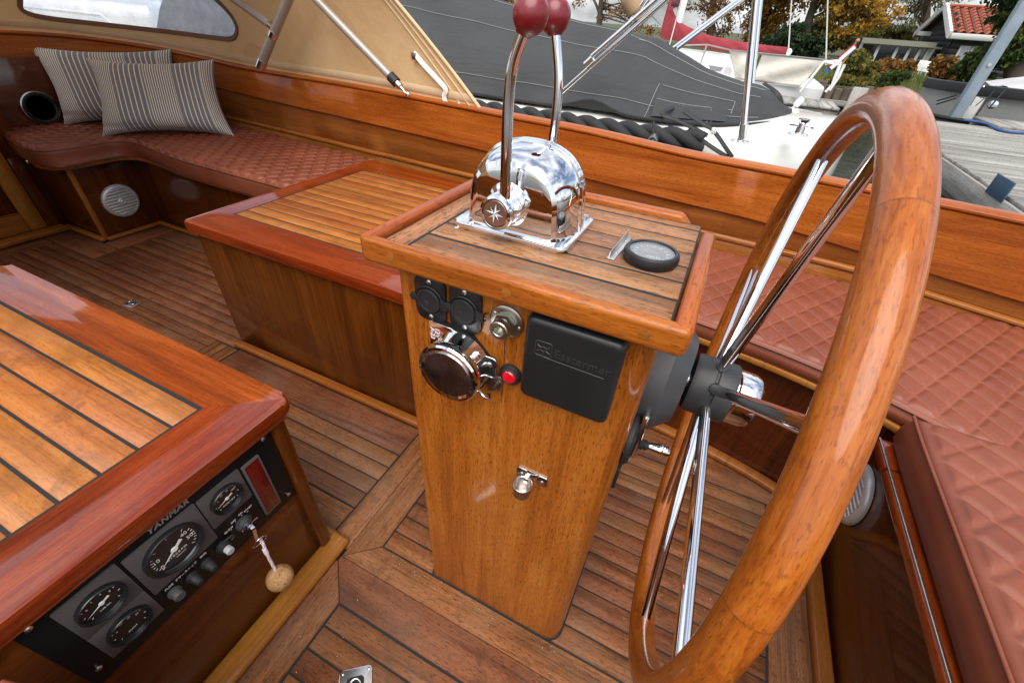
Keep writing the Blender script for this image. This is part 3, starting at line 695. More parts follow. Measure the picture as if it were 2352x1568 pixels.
# key switch and buttons
ks = lathe('key_switch', [(.0165, 0), (.0165, .004), (.0135, .0045), (.0130, .009), (.0105, .011), (.0085, .011), (.008, .014), (0, .0142)], plain('key_grey', (.055, .058, .062), .42, var=.2, vscale=60), ip, FP(.197, .345, x1), 32)
for s, yy, zz, rr in (('GLOW', .170, .359, 0), ('OFF', .184, .369, 0), ('ON', .2005, .372, 0), ('START', .2165, .368, 0), ('STARTER SWITCH', .205, .324, 0)):
    text('lettering', s, .0060 if len(s) < 8 else .0044, NEED, FP(yy, zz, x1 + .0004), ip, .0001, bold=.0001)
for yy, zz in ((.174, .3545), (.187, .3635), (.201, .3655), (.213, .3615)): lathe('dot', [(.0011, 0), (0, .0003)], NEED, ip, FP(yy, zz, x1 + .0003), 10)
lathe('button', [(.0135, 0), (.0135, .004), (.0120, .0055), (.0125, .008), (.0105, .010), (.0105, .013), (.009, .0135)], RUB, ip, FP(.148, .336, x1), 28)
lathe('button_cap', [(.0078, .012), (.0078, .024), (.0066, .0255), (0, .0255)], plain('white_cap', (.42, .43, .44), .45), ip, FP(.148, .336, x1), 24)
tube('button_leash', spline([(x1 + .004, .152, .347), (x1 + .006, .166, .347), (x1 + .006, .172, .341), (x1 + .005, .164, .336)], 4), .0025, RUB, ip, 8)
for yy in (.113, .085):
    lathe('button', [(.0115, 0), (.0115, .004), (.0095, .006), (.0088, .014), (.0078, .0155), (.0068, .024), (.005, .026), (0, .0262)], RUB, ip, FP(yy, .333, x1), 24)
lathe('fuse_holder', [(.0115, 0), (.0115, .005), (.0098, .006), (.0095, .017), (.0085, .019), (0, .019)], plain('fuse_grey', (.07, .072, .072), .5), ip, FP(.0535, .336, x1), 24)
text('lettering', 'FUSE', .0068, NEED, FP(.0530, .3555, x1 + .0004), ip, .0001); text('lettering', 'ブザーストップ', .0058, NEED, FP(.0835, .3555, x1 + .0004), ip, .0001); text('lettering', '照明', .0062, NEED, FP(.1160, .3560, x1 + .0004), ip, .0001)
# key and cork float
kf = thing('key_float', 'oval cork float on a pink cord hanging from the ignition key', 'key ring', (-.61, .185, .15))
k0 = Vector((x1 + .014, .197, .345)); kr = onx(596, 1243, -.627)
lathe('key_collar', [(.006, 0), (.006, .006), (0, .0065)], CH, kf, frame(k0, (1, 0, 0)), 16)
rc = kr; ru, rv = Vector((.25, .9, .3)).normalized(), Vector((.3, -.25, .9)).normalized()
ke = rc + rv * .0135
tube('key', spline([k0, k0 + Vector((.012, .001, -.003)), k0.lerp(ke, .7) + Vector((.004, 0, .002)), ke], 4), 0, CH, kf, 8, flat=(.0016, .0040))
tube('split_ring', [rc + ru * .016 * math.cos(a) + rv * .016 * math.sin(a) for a in np.linspace(0, 2 * math.pi, 25)[:-1]], .0014, CH, kf, 8, True)
cork = onx(643, 1326, -.600)
PINK = NB('pink_cord'); wv = PINK.n('ShaderNodeTexWave'); wv.inputs['Scale'].default_value = 90; wv.inputs['Distortion'].default_value = 2; PINK.l(PINK.obj(), wv.inputs['Vector'])
PINK.l(PINK.mix(wv.outputs['Fac'], (.62, .42, .52), (.80, .74, .80)), PINK.b.inputs['Base Color']); PINK = PINK.m
ct = cork + (rc - cork).normalized() * .018
tube('cord', spline([rc + Vector((.002, .003, .006)), rc + Vector((.005, .002, -.006)), rc.lerp(ct, .35) + Vector((.003, 0, 0)), rc.lerp(ct, .7), ct], 5), .0034, PINK, kf, 10)
lathe('sleeve', [(.0046, -.008), (.005, 0), (.0046, .008)], plain('clear_sleeve', (.75, .68, .74), .2, coat=.6), kf, frame(rc.lerp(ct, .28) + Vector((.003, 0, 0)), (rc - ct)), 14)
CORK = NB('cork'); v_ = CORK.obj(); f_ = CORK.noise(v_, 220, 4, .7); g_ = CORK.noise(v_, 60, 3)
CORK.l(CORK.ramp(CORK.math('ADD', CORK.math('MULTIPLY', f_, .6), CORK.math('MULTIPLY', g_, .4)), [(.36, (.14, .065, .022)), (.48, (.40, .215, .085)), (.64, (.52, .31, .14))]), CORK.b.inputs['Base Color']); CORK.set(Roughness=.75)
CORK.l(CORK.bump(f_, .35, .001), CORK.b.inputs['Normal'])
sphere('cork', cork, .0285, CORK.m, kf, 28, fr=frame(cork, (rc - cork)) @ Matrix.Diagonal((1.0, 1.0, .98, 1)))

# ------------------------------------------------------------------ storage box behind the console
sb = thing('storage_box', 'long varnished wooden chest with narrow teak planks on top, behind the console', 'chest', (-.95, 1.3, 0))
ZB = .556
teak_top(sb, -1.648, -.20, .812, 1.80, ZB, .088, .10, .132, .158, [.945 + .0537 * k for k in range(1, 13)], .038, rad_=.012)
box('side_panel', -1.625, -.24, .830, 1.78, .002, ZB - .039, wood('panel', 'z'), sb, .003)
box('base_moulding', -1.632, -.20, .795, .8295, .001, .026, wood('amber', 'x'), sb, .009, 3)

# ------------------------------------------------------------------ cushions
def resample(P, n):
    P = [Vector(p) for p in P]; L = [0]
    for a, b_ in zip(P[:-1], P[1:]): L.append(L[-1] + (b_ - a).length)
    out = []
    for i in range(n):
        s = L[-1] * i / (n - 1); k = 0
        while k < len(L) - 2 and L[k + 1] < s: k += 1
        t = (s - L[k]) / max(1e-9, L[k + 1] - L[k]); out.append(P[k].lerp(P[k + 1], t))
    return out
def cushion(name, label, front, back, z0, z1, qs=.062, qa=35, res=.0075, edge=.03, plainband=.0, rnd=.022, group=None, amp=.0088, phase=(0, 0)):
    t = thing(name, label, 'cushion', Vector((*Vector(front[0][:2]).lerp(Vector(back[-1][:2]), .5), z0)), group)
    fr_ = [Vector((p[0], p[1], 0)) for p in front]; bk = [Vector((p[0], p[1], 0)) for p in back]
    Lf = sum((b_ - a).length for a, b_ in zip(fr_[:-1], fr_[1:])); nu = max(24, int(Lf / res))
    f_ = resample(spline(fr_, 8), nu); b2 = resample(spline(bk, 8), nu)
    W = max((p - q).length for p, q in zip(f_, b2)); nv = max(20, int(W / res))
    V = []; F = []; SE = []
    ca, sa = math.cos(rad(qa)), math.sin(rad(qa))
    def height(p, dist):
        e = min(1.0, dist / rnd); base = z1 - (1 - math.sqrt(max(0, 1 - (1 - e) ** 2))) * rnd
        if dist < plainband: return base, 0.0
        a = (p.x * ca + p.y * sa) / qs + phase[0]; b_ = (p.x * ca - p.y * sa) / qs + phase[1]
        da = abs(a - round(a)); db = abs(b_ - round(b_)); m_ = min(da, db) * 2
        fade = min(1, (dist - plainband) / .012)
        h = amp * fade * (1 - (1 - min(1, m_ / .55)) ** 2.0)
        s = fade * max(0.0, 1 - min(da, db) * qs / .0045)
        return base - amp * .35 + h, s
    for i in range(nu):
        for j in range(nv + 1):
            p = f_[i].lerp(b2[i], j / nv); W_ = (f_[i] - b2[i]).length
            dist = min(j / nv * W_, (1 - j / nv) * W_ + .01, i * Lf / nu + .0, (nu - 1 - i) * Lf / nu + .0)
            h, s = height(p, dist); V.append((p.x, p.y, h)); SE.append(s)
    for i in range(nu - 1):
        for j in range(nv):
            a = i * (nv + 1) + j; F.append((a, a + nv + 1, a + nv + 2, a + 1))
    # skirt
    ring = [i * (nv + 1) for i in range(nu)] + [(nu - 1) * (nv + 1) + j for j in range(1, nv + 1)] + [i * (nv + 1) + nv for i in range(nu - 2, -1, -1)] + [j for j in range(nv - 1, 0, -1)]
    prev = ring; cen = sum((Vector(V[k]) for k in ring), Vector()) / len(ring)
    lev = [z1 - rnd - .004, (z0 + z1) / 2 - .004, z0 + .010, z0]
    for li, zz in enumerate(lev):
        cur = []
        for k in ring:
            x, y_, _ = V[k]; d = (Vector((x, y_)) - cen.xy).normalized(); off = (.003, .005, .003, -.006)[li]
            V.append((x + d.x * off, y_ + d.y * off, zz)); SE.append(0.0); cur.append(len(V) - 1)
        n = len(ring)
        for q in range(n): F.append((prev[q], cur[q], cur[(q + 1) % n], prev[(q + 1) % n]))
        prev = cur
    F.append(tuple(prev))
    o = from_py('cover', V, F, LEATHER, t, 75)
    at = o.data.attributes.new('seam', 'FLOAT', 'POINT'); at.data.foreach_set('value', SE)
    bm = bmesh.new(); bm.from_mesh(o.data); bmesh.ops.recalc_face_normals(bm, faces=bm.faces); bm.to_mesh(o.data); bm.free()
    o.data.shade_smooth()
    tube('piping', [(p.x - .0, p.y - .0, z1 - .010) for p in resample(spline(fr_, 8), nu)], .0036, LEATHER, t, 8)
    return t
ZC = .53
cushion('forward_seat_cushion', 'dark red quilted seat cushion curving round under the striped pillows', [(-3.66, 1.10), (-3.40, 1.045), (-3.20, 1.012), (-3.09, 1.03), (-3.045, 1.10), (-3.04, 1.22), (-3.03, 1.32), (-2.97, 1.372), (-2.85, 1.372), (-2.5, 1.325), (-2.1, 1.315), (-1.662, 1.312)],
        [(-3.66, 1.40), (-3.66, 1.5), (-3.62, 1.6), (-3.55, 1.70), (-3.48, 1.78), (-3.38, 1.86), (-3.28, 1.91), (-3.10, 1.95), (-2.95, 1.96), (-2.6, 1.95), (-2.2, 1.92), (-1.662, 1.885)], .44, ZC, .064, 40, .0058, amp=.0125)
cushion('side_seat_cushion', 'rust red quilted cushion along the planked side behind the wheel', [(-.16, 1.225), (.10, 1.198), (.30, 1.165), (.45, 1.125), (.58, 1.075), (.75, 1.00), (1.0, .95), (1.35, .90)],
        [(-.16, 1.79), (.10, 1.775), (.30, 1.762), (.45, 1.75), (.6, 1.74), (.8, 1.73), (1.0, 1.71), (1.35, 1.69)], .456, .512, .060, 34, .0047, plainband=.012)
cushion('aft_seat_cushion', 'thick rust red quilted cushion in the near right corner', [(.566, .985), (.562, .90), (.560, .75), (.558, .55), (.556, .40), (.556, .20), (.556, -.1)],
        [(1.4, .985), (1.4, .90), (1.4, .75), (1.4, .55), (1.4, .40), (1.4, .20), (1.4, -.1)], .462, .556, .064, 48, .0046, plainband=.016, rnd=.03)
cushion('near_seat_cushion', 'sliver of dark red cushion at the bottom left corner', [(-.615, -.118), (-.55, -.102), (-.46, -.10), (-.36, -.10)], [(-.615, -.45), (-.55, -.45), (-.46, -.45), (-.36, -.45)], .43, .505, .066, 40, .012, plainband=.02)

# ------------------------------------------------------------------ seat bases
fs = thing('forward_locker', 'dark varnished forward seat base with a rounded amber edge, under the curved cushion', 'seat base', (-2.6, 1.45, 0))
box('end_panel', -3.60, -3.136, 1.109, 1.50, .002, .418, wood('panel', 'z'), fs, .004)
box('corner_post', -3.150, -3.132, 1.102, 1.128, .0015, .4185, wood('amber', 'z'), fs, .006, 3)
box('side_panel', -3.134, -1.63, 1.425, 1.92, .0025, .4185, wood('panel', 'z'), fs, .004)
fpts = resample(spline([(-3.60, 1.09, 0), (-3.35, 1.06, 0), (-3.20, 1.035, 0), (-3.105, 1.055, 0), (-3.07, 1.12, 0), (-3.065, 1.24, 0), (-3.05, 1.34, 0), (-2.98, 1.39, 0), (-2.85, 1.395, 0), (-2.5, 1.355, 0), (-2.1, 1.345, 0), (-1.64, 1.345, 0)], 8), 120)
tube('edge_trim', [(p.x, p.y, .4285) for p in fpts], 0, wood('amber', 'u'), fs, 10, flat=(.0105, .012), up=(0, 0, 1))
V = []; F = []
for p in fpts: V += [(p.x + .002, p.y + .012, .4195), (max(p.x - .3, -3.6) if p.x < -3.0 else p.x, p.y + .5, .4195)]
for i in range(len(fpts) - 1): F.append((2 * i, 2 * i + 1, 2 * i + 3, 2 * i + 2))
from_py('seat_board', V, F, wood('panel', 'x'), fs, 0)
box('base_moulding', -3.49, -3.118, 1.076, 1.1075, .001, .022, wood('amber', 'x'), fs, .006); box('base_moulding', -3.131, -3.100, 1.109, 1.424, .001, .020, wood('amber', 'y'), fs, .006)
box('base_moulding', -3.130, -1.64, 1.396, 1.4242, .001, .021, wood('amber', 'x'), fs, .006)
lathe('catch', [(.010, 0), (.010, .012), (.004, .016), (0, .016)], CH, fs, frame(onz(67, 371, .42), (.4, -1, 0)), 14)

ab = thing('aft_locker', 'dark brown panelled aft seat base below the rust red cushions', 'seat base', (.8, 1.0, 0))
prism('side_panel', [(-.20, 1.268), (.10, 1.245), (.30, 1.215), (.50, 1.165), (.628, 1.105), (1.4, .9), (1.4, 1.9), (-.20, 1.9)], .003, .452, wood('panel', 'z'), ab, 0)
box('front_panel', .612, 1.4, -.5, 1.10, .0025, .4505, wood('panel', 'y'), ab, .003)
tube('edge_trim', resample(spline([(-.18, 1.232, .444), (.10, 1.208, .444), (.30, 1.176, .444), (.46, 1.132, .444), (.575, 1.085, .444), (.63, 1.045, .444)], 6), 40), 0, wood('amber', 'u'), ab, 10, flat=(.010, .011), up=(0, 0, 1))
box('edge_trim', .540, .6115, .895, .99, .432, .4585, wood('varnish', 'y'), ab, .007, 3); box('edge_trim', .540, .6115, -.5, .892, .432, .4585, wood('varnish', 'y'), ab, .007, 3)
box('trim_strip', .5415, .546, -.5, .985, .4590, .4635, STEEL, ab, .001)
tube('base_moulding', resample(spline([(-.20, 1.245, .012), (.10, 1.225, .012), (.30, 1.195, .012), (.48, 1.146, .012), (.60, 1.085, .012)], 6), 40), 0, wood('amber', 'u'), ab, 12, flat=(.012, .019), up=(0, 0, 1))
box('base_moulding', .5735, .6115, -.5, 1.075, .001, .030, wood('amber', 'y'), ab, .007, 3)

# ------------------------------------------------------------------ speakers
def speaker(name, label, c, zdir, r, black=False):
    t = thing(name, label, 'speaker', c, 'round loudspeakers in the cockpit')
    XF.append(frame(c, zdir, Vector((0, 0, 1)).cross(Vector(zdir))))
    if black:
        lathe('flange', [(r, 0), (r, .008), (r * .97, .014), (r * .90, .016), (r * .86, .012)], plain('dark_chrome', (.34, .33, .31), .22, 1.0), t, None, 44)
        lathe('surround', [(r * .86, .012), (r * .80, .018), (r * .72, .014), (r * .68, .010)], RUB, t, None, 44)
        lathe('cone', [(r * .68, .010), (r * .35, .002), (0, 0)], plain('mesh_black', (.004, .004, .004), .8), t, None, 40)
    else:
        AL = plain('speaker_silver', (.66, .65, .62), .38, .35, bump=.05, bscale=300)
        lathe('flange', [(r, 0), (r, .006), (r * .97, .012), (r * .90, .017), (r * .82, .018), (r * .80, .012)], AL, t, None, 48)
        lathe('backing', [(r * .82, .006), (0, .006)], plain('mesh_black', (.004, .004, .004), .8), t, None, 40)
        n = 9
        for k in range(n):
            yy = (-.72 + 1.44 * k / (n - 1)) * r; hw = math.sqrt(max(0, (r * .84) ** 2 - yy * yy))
            box('slat', -hw, hw, yy - r * .034, yy + r * .034, .011, .019, AL, t, .001, 1)
        lathe('tweeter', [(r * .20, .012), (r * .20, .018), (r * .15, .022), (r * .10, .020), (r * .06, .023), (0, .024)], AL, t, None, 24)
        for a in (135, -45, 20, 200): screw((r * .88 * math.cos(rad(a)), r * .88 * math.sin(rad(a)), .017), (0, 0, 1), r * .035, t)
    XF.pop()
speaker('loudspeaker', 'round silver speaker grille on the dark panel under the forward seat', onx(277, 461, -3.133), (1, 0, 0), .094)
speaker('loudspeaker', 'round silver speaker grille half hidden behind the steering wheel rim', Vector((.6105, 1.022, .228)), (-1, 0, 0), .088)
speaker('loudspeaker', 'round black speaker beside the striped pillows', onx(92, 248, -3.605), (1, 0, 0), .088, True)

# ------------------------------------------------------------------ forward bulkhead and door
bh = thing('cabin_bulkhead', 'wooden cabin bulkhead with a framed door at the left edge', 'bulkhead', (-3.56, .7, 0))
box('panel', -3.66, -3.608, .85, 2.0, .40, .86, wood('panel', 'y'), bh, .002)
box('panel', -3.60, -3.535, .2, 1.12, .002, .90, wood('panel', 'z'), bh, .002)
door = box('door', -3.548, -3.53, .45, .93, .05, .88, wood('panel', 'z'), bh, .003)
for (a, b_, c, d) in ((.935, 1.015, .03, .90), (.40, .46, .03, .90)): box('stile', -3.54, -3.512, a, b_, c, d, wood('amber', 'z'), bh, .004)
box('rail', -3.5405, -3.5125, .4605, .9345, .031, .13, wood('amber', 'y'), bh, .004); box('rail', -3.5405, -3.5125, .4605, .9345, .78, .88, wood('amber', 'y'), bh, .004)
box('bead', -3.5302, -3.5225, .4605, .9345, .131, .138, wood('topteak', 'y'), bh, .002)
box('post', -3.54, -3.505, 1.018, 1.075, .02, .415, wood('panel', 'z'), bh, .005)
box('sill', -3.545, -3.44, .2, 1.075, .002, .028, wood('amber', 'y'), bh, .006)

# ------------------------------------------------------------------ coaming
CP = [(1.9, 1.61, .535, .780), (1.3, 1.665, .570, .800), (.9, 1.700, .597, .812), (.25, 1.75, .650, .824), (-.1, 1.770, .660, .828), (-.5, 1.800, .672, .846), (-.9, 1.830, .691, .851), (-1.75, 1.89, .707, .864), (-2.6, 1.95, .718, .862), (-3.05, 1.955, .738, .882), (-3.40, 1.84, .775, .915), (-3.60, 1.60, .808, .948), (-3.655, 1.30, .825, .965), (-3.66, .95, .832, .972), (-3.66, .60, .834, .974)]
cpath = []
_p = spline([Vector((a, b_, 0)) for a, b_, c, d in CP], 10); _z = spline([Vector((c, d, 0)) for a, b_, c, d in CP], 10)
for p, z in zip(_p, _z): cpath.append((p, z.x, z.y))
def cnorm(i):
    a = cpath[max(0, i - 1)][0]; b_ = cpath[min(len(cpath) - 1, i + 1)][0]; d = (b_ - a).normalized(); return Vector((d.y, -d.x, 0))   # outboard
def band(name, prof, mat, parent, smooth=45):
    """prof(i) -> list of (outboard offset, z) closed section"""
    V = []; F = []; n = None; UV = []; L = 0
    for i, (p, zb, ztop) in enumerate(cpath):
        nn = cnorm(i); pr = prof(zb, ztop); n = len(pr)
        if i: L += (p - cpath[i - 1][0]).length
        for k, (o, z) in enumerate(pr): V.append((p.x + nn.x * o, p.y + nn.y * o, z)); UV.append((L, z + o))
    for i in range(len(cpath) - 1):
        for k in range(n): F.append((i * n + k, (i + 1) * n + k, (i + 1) * n + (k + 1) % n, i * n + (k + 1) % n))
    F.append(tuple(range(n))); F.append(tuple((len(cpath) - 1) * n + k for k in range(n))[::-1])
    o = from_py(name, V, F, mat, parent, 0, UV); bm = bmesh.new(); bm.from_mesh(o.data); bmesh.ops.recalc_face_normals(bm, faces=bm.faces); bm.to_mesh(o.data); bm.free()
    o.data.shade_smooth(); o.data.set_sharp_from_angle(angle=rad(smooth)); return o
co = thing('cockpit_coaming', 'varnished mahogany cockpit side of stacked planks along the far side', 'coaming', (-.5, 1.8, .5))
def sec(o0, o1, z0, z1, r=.004): return [(o0 + r, z0), (o0, z0 + r), (o0, z1 - r), (o0 + r, z1), (o1, z1), (o1, z0)]
band('upper_plank', lambda zb, z: sec(0, .03, zb, z - .006, .005), wood('coaming', 'u'), co)
band('cap_rail', lambda zb, z: sec(-.004, .062, z - .0055, z + .012, .006), wood('coaming', 'u'), co)
band('lower_plank', lambda zb, z: sec(.018, .04, .575 if zb > .62 else zb - .055, zb + .01, .002), wood('amber', 'u'), co)
band('moulding', lambda zb, z: sec(.002, .04, .552 if zb > .62 else zb - .075, .5742 if zb > .62 else zb - .0555, .006), wood('amber', 'u'), co)
band('lower_moulding', lambda zb, z: sec(.010, .04, .47, .5515 if zb > .62 else zb - .0755, .004), wood('amber', 'u'), co)
band('outer_hull', lambda zb, z: sec(.045, .075, -.3, z - .008, .002), plain('hull_cream', (.55, .52, .45), .35, coat=.5), co)
MIR = Matrix.Translation((0, .60, 0)) @ Matrix.Scale(-1, 4, Vector((0, 1, 0))) @ Matrix.Translation((0, -.60, 0))
XF.append(MIR)      # the port side, behind the camera
band('upper_plank', lambda zb, z: sec(0, .03, zb, z - .006, .005), wood('coaming', 'u'), co); band('cap_rail', lambda zb, z: sec(-.004, .062, z - .0055, z + .012, .006), wood('coaming', 'u'), co); band('lower_plank', lambda zb, z: sec(.018, .04, .0, zb + .01, .002), wood('amber', 'u'), co)
XF.pop()

# ------------------------------------------------------------------ pillows
def stripes():
    b = NB('striped_cloth'); uv = b.uv(); sp = b.n('ShaderNodeSeparateXYZ'); b.l(uv, sp.inputs[0]); u_ = sp.outputs[0]
    grp = b.math('GREATER_THAN', b.math('FRACT', b.math('MULTIPLY', u_, 2.25)), .48)
    def lines(freq, w): return b.math('LESS_THAN', b.math('FRACT', b.math('MULTIPLY', u_, freq)), w)
    dense = lines(56, .36); sparse = lines(26, .20)
    s = b.n('ShaderNodeMix'); s.data_type = 'FLOAT'; b.l(grp, s.inputs[0]); b.l(dense, s.inputs[2]); b.l(sparse, s.inputs[3])
    f = b.noise(b.map(uv, (260, 260, 1)), 1, 3, .6)
    base = b.mix(f, (.175, .180, .192), (.270, .275, .285)); c = b.mix(s.outputs[0], base, (.88, .84, .70))
    b.set(Base_Color=c, Roughness=.85); b.l(b.bump(f, .3, .001), b.b.inputs['Normal'])
    b.b.inputs['Sheen Weight'].default_value = .2
    return b.m
STR = stripes()
def pillow(label, px, P0, n, tilt, thick, seed):
    n = Vector(n).normalized(); pn = (n * math.cos(rad(tilt)) + Vector((0, 0, 1)) * math.sin(rad(tilt))).normalized()
    cs = []
    for q in px:
        d = Vector(ray(*q)); t_ = (Vector(P0) - Vector(EYE)).dot(pn) / d.dot(pn); cs.append(Vector(EYE) + d * t_)
    TL, TR, BR, BL = cs; rs = random.Random(seed)
    t = thing('pillow', label, 'pillow', (BL + BR) / 2, 'striped pillows on the forward seat')
    def surf(sg):
        def fn(u_, v_):
            p = TL.lerp(TR, u_).lerp(BL.lerp(BR, u_), v_)
            a, b_ = 2 * u_ - 1, 2 * v_ - 1
            e = max(0, (1 - a ** 4)) ** .55 * max(0, (1 - b_ ** 4)) ** .55
            pin = .10 * (1 - abs(a) ** 2) * b_ * (abs(b_) ** 3) ; pin2 = .06 * (1 - abs(b_) ** 2) * a * (abs(a) ** 3)
            p = p - (BL - TL) * pin - (TR - TL) * pin2
            wr = .006 * math.sin(9 * u_ + 3 * v_ + seed) * e + .004 * math.sin(23 * u_ - 11 * v_ + seed) * e * (1 - e)
            crease = .010 * math.exp(-((v_ - .88 - .05 * math.sin(7 * u_)) / .03) ** 2) * math.exp(-(u_ / .35) ** 2)
            return p + pn * sg * (thick / 2 * e + .002 + wr - crease)
        return fn
    grid('front', surf(1), 64, 44, STR, t, 180); grid('back', surf(-1), 40, 28, STR, t, 180)
    return t
nn = (.70, -.71, 0)
pillow('grey and cream striped pillow, the one further back against the side', [(62, 104), (394, 112), (462, 292), (148, 288)], (-3.38, 1.52, .535), nn, 24, .19, 3)
pillow('grey and cream striped pillow lying in front of the other pillow', [(198, 134), (492, 136), (542, 316), (235, 314)], (-3.02, 1.44, .535), nn, 24, .19, 5)

# ------------------------------------------------------------------ spray hood
ca = thing('spray_hood', 'tan canvas spray hood with a clear window above the coaming', 'canopy', (-2.4, 1.9, .87))
CV = NB('tan_canvas'); v_ = CV.obj(); f_ = CV.noise(v_, 3.0, 5, .6); g_ = CV.noise(v_, 900, 2)
col = CV.mix(CV.ramp(f_, [(.3, 0.0), (.7, 1.0)]), (.64, .41, .19), (.76, .53, .28)); CV.set(Base_Color=col, Roughness=.85)
CV.l(CV.bump(CV.math('ADD', CV.math('MULTIPLY', f_, 1.0), CV.math('MULTIPLY', g_, .08)), .5, .05), CV.b.inputs['Normal'])
tr = CV.n('ShaderNodeBsdfTranslucent'); CV.l(col, tr.inputs['Color']); ms = CV.n('ShaderNodeMixShader'); ms.inputs[0].default_value = .14
CV.l(CV.b.outputs[0], ms.inputs[1]); CV.l(tr.outputs[0], ms.inputs[2]); CV.l(ms.outputs[0], CV.o.inputs['Surface']); CV = CV.m
HEM = plain('canvas_hem', (.58, .43, .26), .8, bump=.2, bscale=500, var=.1)
ci = [i for i, c_ in enumerate(cpath) if c_[0].x < -1.02]
base = [Vector((cpath[i][0].x + cnorm(i).x * .035, cpath[i][0].y + cnorm(i).y * .035, cpath[i][2] + .008)) for i in ci]
base = resample(base, 141)
def hood(s, t):
    k = s * 140; i = min(139, int(k)); b0 = base[i].lerp(base[i + 1], k - i)
    # outboard normal
    d = (base[min(140, i + 1)] - base[max(0, i - 1)]).normalized(); nn_ = Vector((d.y, -d.x, 0))
    h = t * .80; shift = Vector((-1, 0, 0)) * .90 * t * max(0, 1 - s / .30) ** 1.0
    bulge = .035 * math.sin(math.pi * min(1, t * 1.1)); sag = .006 * math.sin(s * 40 + t * 5) * t * (1 - t)
    return b0 + Vector((0, 0, h)) - nn_ * (.16 * t * t + sag - bulge * .5) + shift
NS, NT = 176, 56
SP = np.array([[hood(i / NS, j / NT) for j in range(NT + 1)] for i in range(NS + 1)])
rel = (SP - EYE) @ RC; PXS = np.stack([CX + FPX * rel[..., 0] / rel[..., 2], CY + FPX * rel[..., 1] / rel[..., 2]], -1)
WIN = spline([Vector((*p, 0)) for p in [(46, 8), (58, 28), (110, 42), (240, 57), (400, 75), (500, 88), (535, 88), (544, 66), (530, 36), (498, 2), (450, -30), (330, -58), (150, -66), (60, -30)]], 5, True)
def inside(pt, poly):
    x, y_ = pt; c = False; n = len(poly)
    for i in range(n):
        a, b_ = poly[i], poly[(i + 1) % n]
        if (a.y > y_) != (b_.y > y_) and x < (b_.x - a.x) * (y_ - a.y) / (b_.y - a.y) + a.x: c = not c
    return c
V = [tuple(p) for p in SP.reshape(-1, 3)]; F1 = []; F2 = []
for i in range(NS):
    for j in range(NT):
        a = i * (NT + 1) + j; f = (a, a + NT + 1, a + NT + 2, a + 1); c = (PXS[i, j] + PXS[i + 1, j + 1]) / 2
        (F2 if inside(c, WIN) or (.80 < i / NS < .985 and .14 < j / NT < .72) else F1).append(f)
from_py('canvas', V, F1, CV, ca, 180)
def roof(u_, v_):
    a = hood(u_, 1.0); b_ = Vector((a.x, 1.2 - a.y, a.z)); p = a.lerp(b_, v_); p.z += .10 * math.sin(math.pi * v_) * min(1, (1 - u_) * 6); return p
grid('roof', roof, 60, 16, CV, ca, 180)
XF.append(MIR); from_py('canvas', V, F1, CV, ca, 180); XF.pop()
VN = NB('clear_vinyl'); vf = VN.noise(VN.obj(), 14, 5, .65); VN.set(Base_Color=(.80, .84, .92), Roughness=.12, Specular_IOR_Level=.6)
tp = VN.n('ShaderNodeBsdfTransparent'); tp.inputs['Color'].default_value = (.88, .92, 1, 1); ms = VN.n('ShaderNodeMixShader'); VN.l(VN.ramp(vf, [(.35, .28), (.7, .55)]), ms.inputs[0])
tl = VN.n('ShaderNodeBsdfTranslucent'); tl.inputs['Color'].default_value = (.93, .95, .99, 1); m2 = VN.n('ShaderNodeMixShader'); m2.inputs[0].default_value = .75
VN.l(VN.b.outputs[0], m2.inputs[1]); VN.l(tl.outputs[0], m2.inputs[2]); VN.l(tp.outputs[0], ms.inputs[1]); VN.l(m2.outputs[0], ms.inputs[2]); VN.l(ms.outputs[0], VN.o.inputs['Surface'])
from_py('window', V, F2, VN.m, ca, 180); XF.append(MIR); from_py('window', V, F2, VN.m, ca, 180); XF.pop()
def hoodpt(px):
    d = ((PXS - np.array(px)) ** 2).sum(-1); i, j = np.unravel_index(d.argmin(), d.shape)
    # refine by local plane
    n_ = Vector(SP[min(NS, i + 1), j] - SP[max(0, i - 1), j]).cross(Vector(SP[i, min(NT, j + 1)] - SP[i, max(0, j - 1)]))
    dd = Vector(ray(*px)); t_ = (Vector(SP[i, j]) - Vector(EYE)).dot(n_) / dd.dot(n_); return Vector(EYE) + dd * t_
wp = [hoodpt((p.x, p.y)) for p in WIN]
tube('window_binding', [p + (Vector(EYE) - p).normalized() * .004 for p in wp], 0, plain('binding', (.17, .085, .055), .8), ca, 8, True, flat=(.005, .012))
tube('edge_hem', [hood(0, t) for t in np.linspace(0, 1, 30)], .008, HEM, ca, 8); tube('edge_hem', [hood(.028, t) for t in np.linspace(0, 1, 30)], .0045, HEM, ca, 8); tube('edge_hem', [hood(.014, t) for t in np.linspace(0, 1, 30)], .005, HEM, ca, 8)
tube('bottom_hem', [hood(s, .04) + Vector((0, -.002, 0)) for s in np.linspace(0, 1, 90)], 0, HEM, ca, 8, flat=(.016, .002))
pp = [hoodpt(q) for q in ((566, 140), (560, 118), (566, 102), (580, 98), (598, 108), (612, 130))]
from_py('patch', [p + Vector((.0, -.004, 0)) for p in pp], [tuple(range(len(pp)))], plain('patch_tan', (.60, .40, .21), .85), ca, 0)
ALU = plain('alu_tube', (.36, .33, .30), .42, .35, var=.08, vscale=30)
fm = thing('hood_frame', 'grey aluminium tube frame standing under the spray hood', 'frame', (-2.2, 1.8, .87))
yp = 1.80
a0, a1 = ony(603, 142, yp), ony(678, -40, yp)
tube('pole', [a0, a1], .021, ALU, fm, 16); tube('pole', [ony(520, -15, yp + .01), ony(622, 58, yp + .01)], .019, ALU, fm, 16)
tube('foot', [ony(598, 156, yp), ony(605, 138, yp)], .023, CH, fm, 14)
